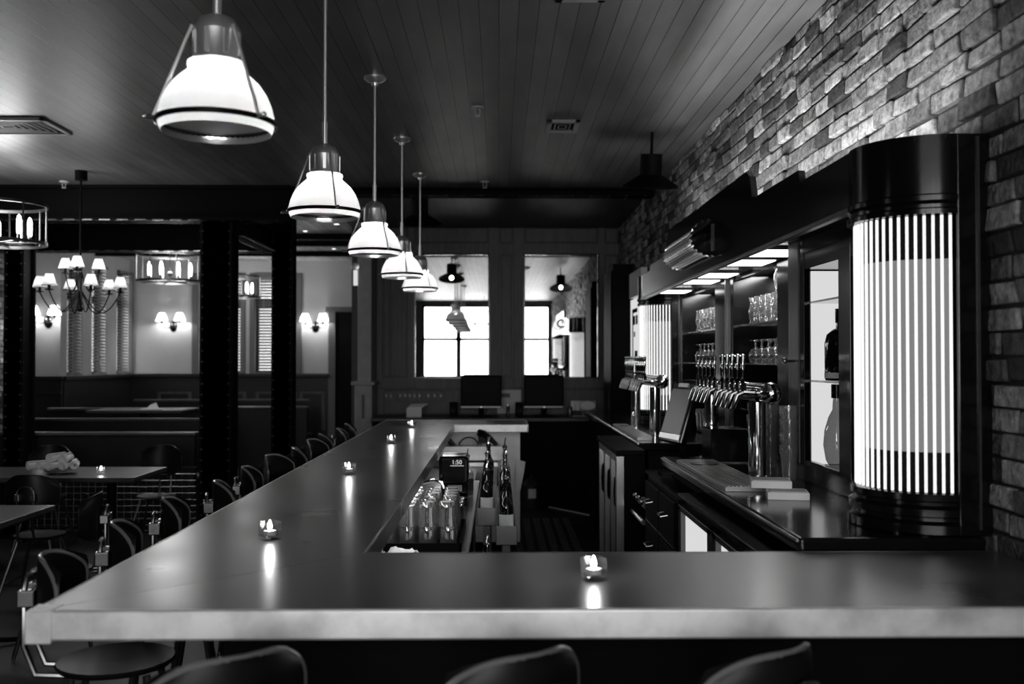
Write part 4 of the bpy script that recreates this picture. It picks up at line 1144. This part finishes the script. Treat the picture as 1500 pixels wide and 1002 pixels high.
for bi, (bn, y0, n) in enumerate((('nearer glass bay', 5.14, 7), ('farther glass bay', 6.60, 8))):
    for k in range(n):
        for q in range(2):
            put(hur0, XR + .07 + q * .085, y0 + k * .125 + .03 * q, 1.83, 'waisted glass in the row on the top glass shelf, %s' % bn, 'glass', 'waisted glasses on the top shelf, %s' % bn, .158 if (k + q) % 3 else 0)
    put(hur0, XR + .10, y0 + .31, 1.9885, 'single waisted glass set on top of the others, %s' % bn, 'glass', None)
    for k in range(n - 1):
        for q in range(2):
            put(snif0, XR + .07 + q * .10, y0 + .02 + k * .14 + .04 * q, 1.60, 'stemmed glass upside down on the middle shelf, %s' % bn, 'glass', 'stemmed glasses on the middle shelf, %s' % bn, .135)
            if (q == 0): put(snif0, XR + .08, y0 + .05 + k * .14, 1.47 - .14 - .001 + 0.002, 'stemmed glass in the low row, %s' % bn, 'glass', 'stemmed glasses in the low row, %s' % bn, .135)
    kb(MB().box(XR + .01, y0 - .06, 1.322, ND - .01, y0 + .84, 1.33), 'glass_shelf', M['glass_b'], smooth=False)
    for k in range(n):
        o = pg.copy(); COL.objects.link(o); o.location = (XR + .06, y0 + .02 + k * .115, CZ + .001)
        tag(o, 'pint glass lined up on the counter at the foot of the %s' % bn, 'glass', 'pint glasses at the foot of the %s' % bn)
# bottles in the lit bay
def bottle_thing(name, lab, loc, prof, liquid, capr, lab_r=None, lab_z=None, mat_b='bottle', grp=None):
    t = thing(name, lab, 'bottle', loc, 0, grp)
    MB().lathe(prof, 28).build('bottle_glass', M[mat_b], t)
    zt = prof[-1][1]
    MB().lathe([(.001, zt + .055), (capr, zt + .055), (capr, zt - .002), (.001, zt - .002)], 18).build('cap', M['black'], t)
    if lab_r: MB().lathe([(lab_r, lab_z[0]), (lab_r, lab_z[1])], 28).build('label', M['label'], t)
    return t
bottle_thing('spirit_bottle', 'tall dark bottle with pale shoulder on the shelf of the lit bay', (1.385, 4.0, 1.536),
             [(.001, 0), (.062, 0), (.066, .01), (.066, .150), (.058, .185), (.036, .205), (.022, .212), (.020, .235)], None, .024, .0666, (.010, .032))
bottle_thing('decanter', 'flat teardrop decanter with dark stopper at the foot of the lit bay', (1.395, 4.09, 1.179),
             [(.001, 0), (.030, 0), (.046, .03), (.055, .09), (.05, .15), (.034, .205), (.018, .235), (.015, .285)], None, .022, None, None, 'amber')
bottle_thing('decanter', 'small round bottle half hidden by the near lamp column', (1.44, 3.97, 1.179),
             [(.001, 0), (.05, 0), (.068, .03), (.07, .075), (.05, .12), (.02, .145), (.018, .18)], None, .022, None, None, 'bottle')
put(snif0, 1.50, 4.08, 1.866, 'stemmed glass above the dark bottle in the lit bay', 'glass', None, 0.0)
# ================================================================ UNDER THE BAR
si = thing('underbar_sink', 'stainless underbar sink unit with a bright front edge, inside the bar', 'sink', (-.4, 5.6, 0))
MB().box(-.67, 3.0, .70, -.17, 8.3, .735).build('deck', M['steeldark'], si, world=True, smooth=False, bevel=.004)
MB().box(-.175, 4.2, .725, -.135, 7.2, .75).build('front_edge', M['steelsat'], si, world=True, smooth=False, bevel=.003)
MB().box(-.67, 3.0, .735, -.655, 8.3, .90).build('splashback', M['steeldark'], si, world=True, smooth=False)
for y in (3.2, 4.8, 6.4, 8.1):
    for x in (-.64, -.20): MB().cyl((x, y, 0), (x, y, .70), .018, n=10).build('leg', M['steeldark'], si, world=True)
MB().box(-.62, 8.30, .78, .04, 8.46, .90).build('ledge', M['steelsat'], si, world=True, smooth=False, bevel=.003)
MB().box(-.30, 7.9, .60, .0, 8.2, .775).build('ice_bin', M['steelsat'], si, world=True, smooth=False, bevel=.01)

# inverted pint glasses on a rack
rk = thing('glass_rack', 'black glass rack under the bar edge', 'rack', (-.42, 4.83, .736))
r_ = MB().box(-.24, -.34, 0, .25, .34, .012)
for x in (-.24, .245): r_.box(x, -.34, 0, x + .008, .34, .06)
for y in (-.34, .335): r_.box(-.24, y, 0, .253, y + .008, .06)
r_.build('tray', M['black_matt'], rk, smooth=False)
tall0 = MB().lathe([(.001, 0), (.033, 0), (.036, .012), (.039, .03), (.037, .05), (.041, .09), (.042, .110), (.0395, .110), (.036, .05), (.034, .018), (.001, .016)], 20).build('pint_glass', M['glass_b'])
c0 = 0
for lay in range(2):
    for i in range(5):
        for j in range(6):
            if lay and (i + j) % 5 == 0: continue
            o = tall0 if c0 == 0 else tall0.copy()
            if c0: COL.objects.link(o)
            c0 += 1
            o.location = (-.60 + i * .092 + R.uniform(-.004, .004), 4.58 + j * .10 + R.uniform(-.004, .004), .749 + .001 + .11 + lay * .111); o.rotation_euler = (PI, 0, 0)
            tag(o, 'upturned pint glass in the rack under the bar, %s layer' % ('upper' if lay else 'lower'), 'glass', 'racked pint glasses, %s layer' % ('upper' if lay else 'lower'))

# dark brewing machine
mc = thing('drink_machine', 'black countertop machine with a lit readout and steel plate, inside the bar', 'machine', (-.27, 6.12, .736))
MB().box(-.085, -.1, 0, .085, .16, .05).box(-.085, .03, .05, .085, .16, .30).build('body', M['black'], mc, smooth=False, bevel=.012)
MB().box(-.09, -.10, .13, .09, .12, .30).build('head', M['black'], mc, smooth=False, bevel=.02, segs=3)
MB().box(-.035, -.103, .09, .05, -.098, .128).build('name_plate', M['nickel'], mc, smooth=False)
text_mesh('readout', '1:50', .036, (.02, -.102, .265), (PI / 2, 0, 0), M['lightbox'], mc)
MB().box(-.02, -.1025, .243, .062, -.1, .246).build('readout_line', M['lightbox'], mc, smooth=False)
fc = thing('sink_faucet', 'thin chrome swan-neck faucet left of the black machine', 'faucet', (-.50, 5.95, .736))
MB().tube([(0, 0, 0), (0, 0, .10), (.04, -.02, .15), (.12, -.06, .175), (.17, -.10, .165), (.18, -.11, .13)], .009, 10).build('spout', M['chrome'], fc)
MB().lathe([(.001, 0), (.025, 0), (.022, .02), (.012, .03), (.001, .03)], 14).build('base', M['chrome'], fc)

# shaker, bottles
def liquor(name, lab, x, y, z, h, r, spout=True, clear=False, grp=None):
    t = thing(name, lab, 'bottle', (x, y, z), R.uniform(0, 3), grp)
    b = M['glass_b'] if clear else M['bottle']
    MB().lathe([(.001, 0), (r * .95, 0), (r, .01), (r, h * .52), (r * .93, h * .60), (r * .5, h * .70), (.014, h * .76), (.0125, h * .92), (.015, h * .93), (.015, h * .96), (.001, h * .96)], 20).build('bottle_glass', b, t)
    if clear: MB().lathe([(.001, .012), (r * .9, .012), (r * .9, h * .40), (.001, h * .40)], 18).build('liquor', M['liquor'], t)
    MB().lathe([(r * 1.015, h * .16), (r * 1.015, h * .42)], 20).build('label', M['label'] if R.random() < .4 else M['gunmetal'], t)
    if spout:
        MB().lathe([(.001, h * .955), (.017, h * .957), (.017, h * .99), (.009, h * 1.01), (.001, h * 1.01)], 12).tube([(0, 0, h), (0, 0, h * 1.06), (.012, 0, h * 1.14)], [.006, .005, .0035], 8).build('pour_spout', M['chrome'], t)
    return t
names = ['speed rail', 'speed rail']
def rail(lab, x, y0, y1, z):
    t = thing('speed_rail', lab, 'bottle rack', (x, (y0 + y1) / 2, z), 0, 'steel speed rails')
    h = (y1 - y0) / 2
    MB().box(-.055, -h, 0, .055, h, .006).box(-.055, -h, 0, -.050, h, .085).box(.050, -h, 0, .055, h, .05).build('tray', M['steeldark'], t, smooth=False)
    MB().box(-.058, -h - .006, -.02, .058, -h, .085).build('end_plate', M['steelsat'], t, smooth=False, bevel=.003)
    for y in (-h + .08, h - .08): MB().box(-.02, y - .015, -z, .02, y + .015, 0).build('bracket', M['steeldark'], t, smooth=False)
rail('steel speed rail of bottles nearer the sink edge', -.07, 5.9, 7.6, .66)
rail('lower steel speed rail of bottles on the aisle side', .045, 5.5, 7.2, .62)
for i in range(8):
    y = 6.02 + i * .2
    liquor('liquor_bottle', 'dark bottle with a pour spout in the inner speed rail, %s from the front' % ORD[i], -.07, y, .667, .30 + .03 * (i % 3), .038, True, i in (3,), 'bottles in the inner speed rail')
for i in range(8):
    y = 5.62 + i * .2
    liquor('liquor_bottle', 'dark bottle in the aisle-side speed rail, %s from the front' % ORD[i], .045, y, .627, [.30, .31, .29, .33, .31, .34, .35, .39][i], .040, i != 0, i in (7, 5), 'bottles in the aisle-side speed rail')
liquor('liquor_bottle', 'clear bottle beside the black machine, with a bright spout', -.20, 6.45, .736, .27, .04, True, True)
liquor('liquor_bottle', 'squat dark bottle lying low below the inner rail end plate', -.06, 5.0, .40, .30, .04, True)
shf = thing('low_shelf', 'low dark bottle shelf below the speed rails', 'shelf', (-.05, 5.3, 0))
MB().box(-.12, -.6, .375, .06, .55, .399).build('board', M['black_matt'], shf, smooth=False)
sl = MB()
for y in (-.55, .5): sl.box(-.1, y, 0, .04, y + .03, .375)
sl.build('support', M['black_matt'], shf, smooth=False)
for i in range(3):
    t = thing('cup_holder', 'black curved cup holder by the pint rack, %s from the front' % ORD[i], 'holder', (-.235, 5.25 + i * .13, .736), 0, 'black cup holders')
    MB().lathe([(.045, .0), (.045, .12), (.041, .12), (.041, .0)], 20).build('cup', M['black'], t)
    MB().tube([(.046 * math.cos(a), .046 * math.sin(a), .12) for a in [k * 2 * PI / 24 for k in range(24)]], .003, 6, True).build('rim', M['nickel'], t)
tw = MB()
tv = []; 
for j in range(7):
    for i in range(15):
        tv.append((-.13 + .26 * i / 14 + .01 * math.sin(j * 2.1), -.10 + .2 * j / 6, .02 + .035 * abs(math.sin(i * .75 + j * .5)) + .02 * math.sin(j * 1.1 + i * .3) + .03 * (1 - abs(i - 7) / 7)))
tw.add(tv, [(j * 15 + i, j * 15 + i + 1, (j + 1) * 15 + i + 1, (j + 1) * 15 + i) for j in range(6) for i in range(14)])
o = tw.build('bar_towel', M['grey']); o.location = (-.40, 4.27, .737); o.rotation_euler = (0, 0, .9); o.scale = (.7, .7, .8); so = o.modifiers.new('thickness', 'SOLIDIFY'); so.thickness = .008; so.offset = 1
tag(o, 'crumpled pale bar towel in front of the pint rack', 'towel')
bn = thing('bar_caddy', 'black box of bar tools in the near inner corner of the bar', 'caddy', (-.52, 3.62, .736))
MB().box(-.13, -.16, 0, .13, .16, .012).box(-.13, -.16, 0, -.12, .16, .11).box(.12, -.16, 0, .13, .16, .11).box(-.13, .15, 0, .13, .16, .11).box(-.13, -.16, 0, .13, -.15, .11).build('box', M['black_matt'], bn, smooth=False)
kk = MB()
for a in range(5): kk.tube([(-.08 + a * .04, -.05 + .03 * (a % 3), .012), (-.1 + a * .05, -.02 + .05 * (a % 2), .20)], .005, 6)
kk.build('tools', M['nickel'], bn)

# soda gun on the end panel
sg = thing('soda_gun', 'black soda gun with a looping hose on the grey end panel', 'soda gun', (-.12, 8.495, .95))
MB().box(-.05, -.06, -.09, .03, 0, .035).build('holster', M['black'], sg, smooth=False, bevel=.006)
MB().tube([(-.04, -.05, .05), (.0, -.09, .045), (.06, -.11, .0), (.12, -.12, -.06)], [.034, .03, .024, .016], 10).build('gun', M['black'], sg)
MB().tube([(.12, -.12, -.06), (.17, -.12, -.14), (.18, -.12, -.24), (.15, -.11, -.34), (.08, -.1, -.40), (0, -.09, -.42)], .016, 10).build('hose', M['gunmetal'], sg)
MB().box(-.10, -.02, -.09, -.065, 0, .02).build('tag', M['white'], sg, smooth=False)
ho = thing('drain_hose', 'dark looped drain hose left of the soda gun', 'hose', (-.30, 8.45, .80))
MB().tube([(-.18, 0, .22), (-.10, -.01, .12), (-.03, -.02, .04), (.02, -.03, .0), (.03, -.03, -.05)], .022, 10).build('thick_hose', M['rubber'], ho)
MB().tube([(.085 * math.cos(a) + .05, -.02, .085 * math.sin(a) + .08) for a in [-.6 + k * .22 for k in range(20)]], .006, 8).build('thin_hose', M['rubber'], ho)
MB().tube([(.0, -.04, .0), (.1, -.04, .06), (.16, -.02, .1)], .009, 8).build('pipe', M['nickel'], ho)
o = MB().add([(0, 0, .0), (.07, .0, -.02), (.06, .01, -.10), (.02, .01, -.30), (-.02, .01, -.32), (-.01, 0, -.06)], [(0, 1, 2, 5), (5, 2, 3, 4)]).build('hanging_cloth', M['cloth'], smooth=False)
o.location = (.16, 8.485, .77); so = o.modifiers.new('thickness', 'SOLIDIFY'); so.thickness = .012
tag(o, 'pale cloth hanging at the edge of the grey end panel', 'cloth')
lf = thing('jigger', 'small steel jigger by the near end of the bottle shelf', 'jigger', (.0, 4.82, .40))
MB().lathe([(.022, .0), (.009, .035), (.024, .08), (.022, .08), (.006, .036), (.020, .002)], 18).build('cups', M['chrome'], lf)
MB().tube([(.0, .0, .036), (.01, .02, .10), (.0, .03, .17)], .005, 6).build('handle', M['gunmetal'], lf)

# ================================================================ THE AISLE AND THE FAR COUNTER
mt = thing('floor_mat', 'black perforated rubber mat along the aisle behind the bar', 'mat', (.38, 6.9, .0))
MB().box(-.34, -3.3, .001, .34, 3.3, .008).build('sheet', M['rubber'], mt, smooth=False)
q = MB()
for i in range(66):
    for j in range(7):
        x, y = -.30 + j * .10, -3.25 + i * .099
        q.box(x - .030, y - .006, .008, x + .030, y + .006, .02); q.box(x - .008, y - .028, .008, x + .008, y + .028, .02)
q.build('raised_pattern', M['matpat'], mt, smooth=False)
ex = thing('fire_extinguisher', 'small dark canister with a pale label on the floor by the bar end', 'canister', (.36, 10.9, 0))
MB().lathe([(.001, 0), (.10, 0), (.105, .02), (.105, .26), (.06, .31), (.02, .33), (.02, .36), (.001, .36)], 22).build('body', M['rubber'], ex)
MB().lathe([(.106, .12), (.106, .22)], 10, a0=-1.9, a1=-1.1).build('label', M['label'], ex)
o = MB().tube([(.55, 10.9, .012), (.75, 10.6, .012), (.95, 10.3, .012), (1.2, 10.15, .012)], .008, 6).build('floor_cable', M['cream'])
tag(o, 'thin pale cable lying across the dark aisle floor', 'cable')
fcn = thing('far_counter', 'dark counter under the mirrors, carrying the two monitors', 'counter', (-.1, 11.5, 0))
MB().box(-1.42, 11.12, .93, XR - .02, YW - .04, .97).build('worktop', M['panel_dark'], fcn, world=True, smooth=False, bevel=.004)
MB().box(-1.40, 11.2, 0, XR - .03, YW - .04, .93).build('carcass', M['black_matt'], fcn, world=True, smooth=False)
for i in range(4):
    MB().box(-1.36 + i * .7, 11.18, .1, -.72 + i * .7, 11.2, .88).build('door', M['black_matt'], fcn, world=True, smooth=False, bevel=.004)
for i, (a, b, lab) in enumerate(((675, 735, 'black monitor on the far counter below the left wall mirror'), (768, 826, 'black monitor on the far counter below the right wall mirror'))):
    x0, x1 = (a - 730) / F * 11.4, (b - 730) / F * 11.4; h = (x1 - x0) / 2
    t = thing('monitor', lab, 'monitor', ((x0 + x1) / 2, 11.45, .97), 0, 'monitors on the far counter')
    MB().box(-h, -.03, .10, h, .03, .47).build('housing', M['black_matt'], t, smooth=False, bevel=.006)
    MB().box(-h + .02, -.033, .14, h - .02, -.029, .45).build('display', M['screen'], t, smooth=False)
    MB().box(-h, -.034, .10, h - .01, -.029, .118).build('lower_bezel', M['gunmetal'], t, smooth=False)
    MB().cyl((0, 0, .015), (0, .0, .14), .03, n=12).lathe([(.001, 0), (.12, 0), (.12, .008), (.03, .016)], 24).build('stand', M['black_matt'], t)
    MB().lathe([(.001, 0), (.008, .0), (.008, .002), (.001, .002)], 12, (.0, -.034, .109), m=Matrix.Rotation(PI / 2, 3, 'X')).build('badge', M['nickel'], t)
for i, (x, lab) in enumerate(((-.515, 'small black box speaker left of the left monitor'), (.24, 'small black box speaker left of the right monitor'))):
    t = thing('desk_speaker', lab, 'speaker', (x, 11.5, .97), 0, 'small speakers')
    MB().box(-.045, -.05, 0, .045, .06, .16).build('box', M['black_matt'], t, smooth=False, bevel=.005)
    MB().lathe([(.03, 0), (.026, .004), (.001, -.004)], 16, (0, -.051, .07), m=Matrix.Rotation(PI / 2, 3, 'X')).build('cone', M['rubber'], t)
nh = thing('paper_notice', 'pale paper sheet pinned on the wall between the two monitors', 'notice', (.14, YW - .026, .98))
MB().box(-.15, -.004, 0, .13, .002, .28).build('sheet', M['grey'], nh, smooth=False)
MB().box(-.12, -.006, .19, .0, -.003, .24).build('printed_block', M['panel'], nh, smooth=False)
db = thing('pepper_mill', 'small dark shaker bottle between the two monitors', 'shaker', (.11, 11.4, .97))
MB().lathe([(.001, 0), (.022, 0), (.022, .03), (.015, .06), (.022, .10), (.018, .12), (.001, .125)], 16).build('body', M['black'], db)
MB().lathe([(.012, .122), (.01, .15), (.001, .155)], 12).build('top', M['nickel'], db)
nb = thing('napkin_box', 'pale box of napkins on the far counter at the pilaster end', 'box', (-.96, 11.35, .97), .1)
MB().box(-.085, -.07, 0, .085, .07, .10).build('box', M['grey'], nb, smooth=False, bevel=.003)
MB().add([(-.07, -.05, .10), (.08, -.05, .10), (.16, .05, .14), (-.03, .06, .135)], [(0, 1, 2, 3)]).build('napkins', M['cloth'], nb, smooth=False).modifiers.new('thickness', 'SOLIDIFY').thickness = .012
def plate(name, lab, x0, x1, n, m2):
    t = thing(name, lab, 'switch plate', ((x0 + x1) / 2, YW - .026, 1.125))
    h = (x1 - x0) / 2
    f_ = MB()
    f_.box(-h, -.006, 0, h, .004, .13); f_.build('plate', M['panel'], t, smooth=False, bevel=.003)
    for k in range(n):
        x = -h + (k + .5) * 2 * h / n
        MB().box(x - .010, -.014, .05, x + .010, -.005, .085).build('switch', m2, t, smooth=False, bevel=.002)
plate('light_switch_plate', 'two-switch plate on the panelling beside the pilaster', -1.36, -1.25, 2, M['gunmetal'])
plate('light_switch_plate', 'long bank of switches on the panelling below the left mirror', -1.195, -.91, 5, M['gunmetal'])
plate('wall_outlet', 'outlet plate with white inserts on the panelling, nearest the left monitor', -.87, -.645, 3, M['white'])
cr = thing('credit_sign', 'small oval-framed sign on a stand right of the right monitor', 'sign', (.98, 11.5, .985))
MB().box(-.15, -.01, .045, .15, .01, .165).build('board', M['gunmetal'], cr, smooth=False, bevel=.004)
MB().box(-.145, -.014, .05, -.105, -.01, .16).box(-.085, -.014, .05, -.05, -.01, .16).build('letter_bars', M['grey'], cr, smooth=False)
MB().lathe([(.001, 0), (.075, .0), (.085, .008), (.09, .0)], 32, (.05, -.012, .107), m=Matrix.Rotation(PI / 2, 3, 'X') @ Matrix.Diagonal((1, .58, 1))).build('oval_emblem', M['grey'], cr)
MB().box(-.17, -.06, -.015, .17, .06, -.006).build('base_tray', M['cream'], cr, smooth=False)
MB().box(-.01, -.006, -.006, .01, .006, .05).build('stem', M['gunmetal'], cr, smooth=False)
cn = thing('drink_can', 'small grey can beside the right monitor', 'can', (.82, 11.4, .97))
MB().lathe([(.001, 0), (.026, 0), (.028, .006), (.028, .10), (.022, .112), (.001, .112)], 18).build('can_body', M['gunmetal'], cn)
dp = thing('tall_cabinet', 'tall black cabinet in the far right corner by the mirrors', 'cabinet', (1.22, 10.95, 0))
MB().box(-.03, -.6, 0, .19, .15, 2.62).build('body', M['black_matt'], dp, smooth=False, bevel=.004)
MB().box(-.045, -.58, .1, -.03, .13, 2.55).build('door', M['black_matt'], dp, smooth=False, bevel=.004)
MB().cyl((-.055, -.50, 1.1), (-.055, -.50, 1.3), .006, n=8).build('handle', M['gunmetal'], dp)
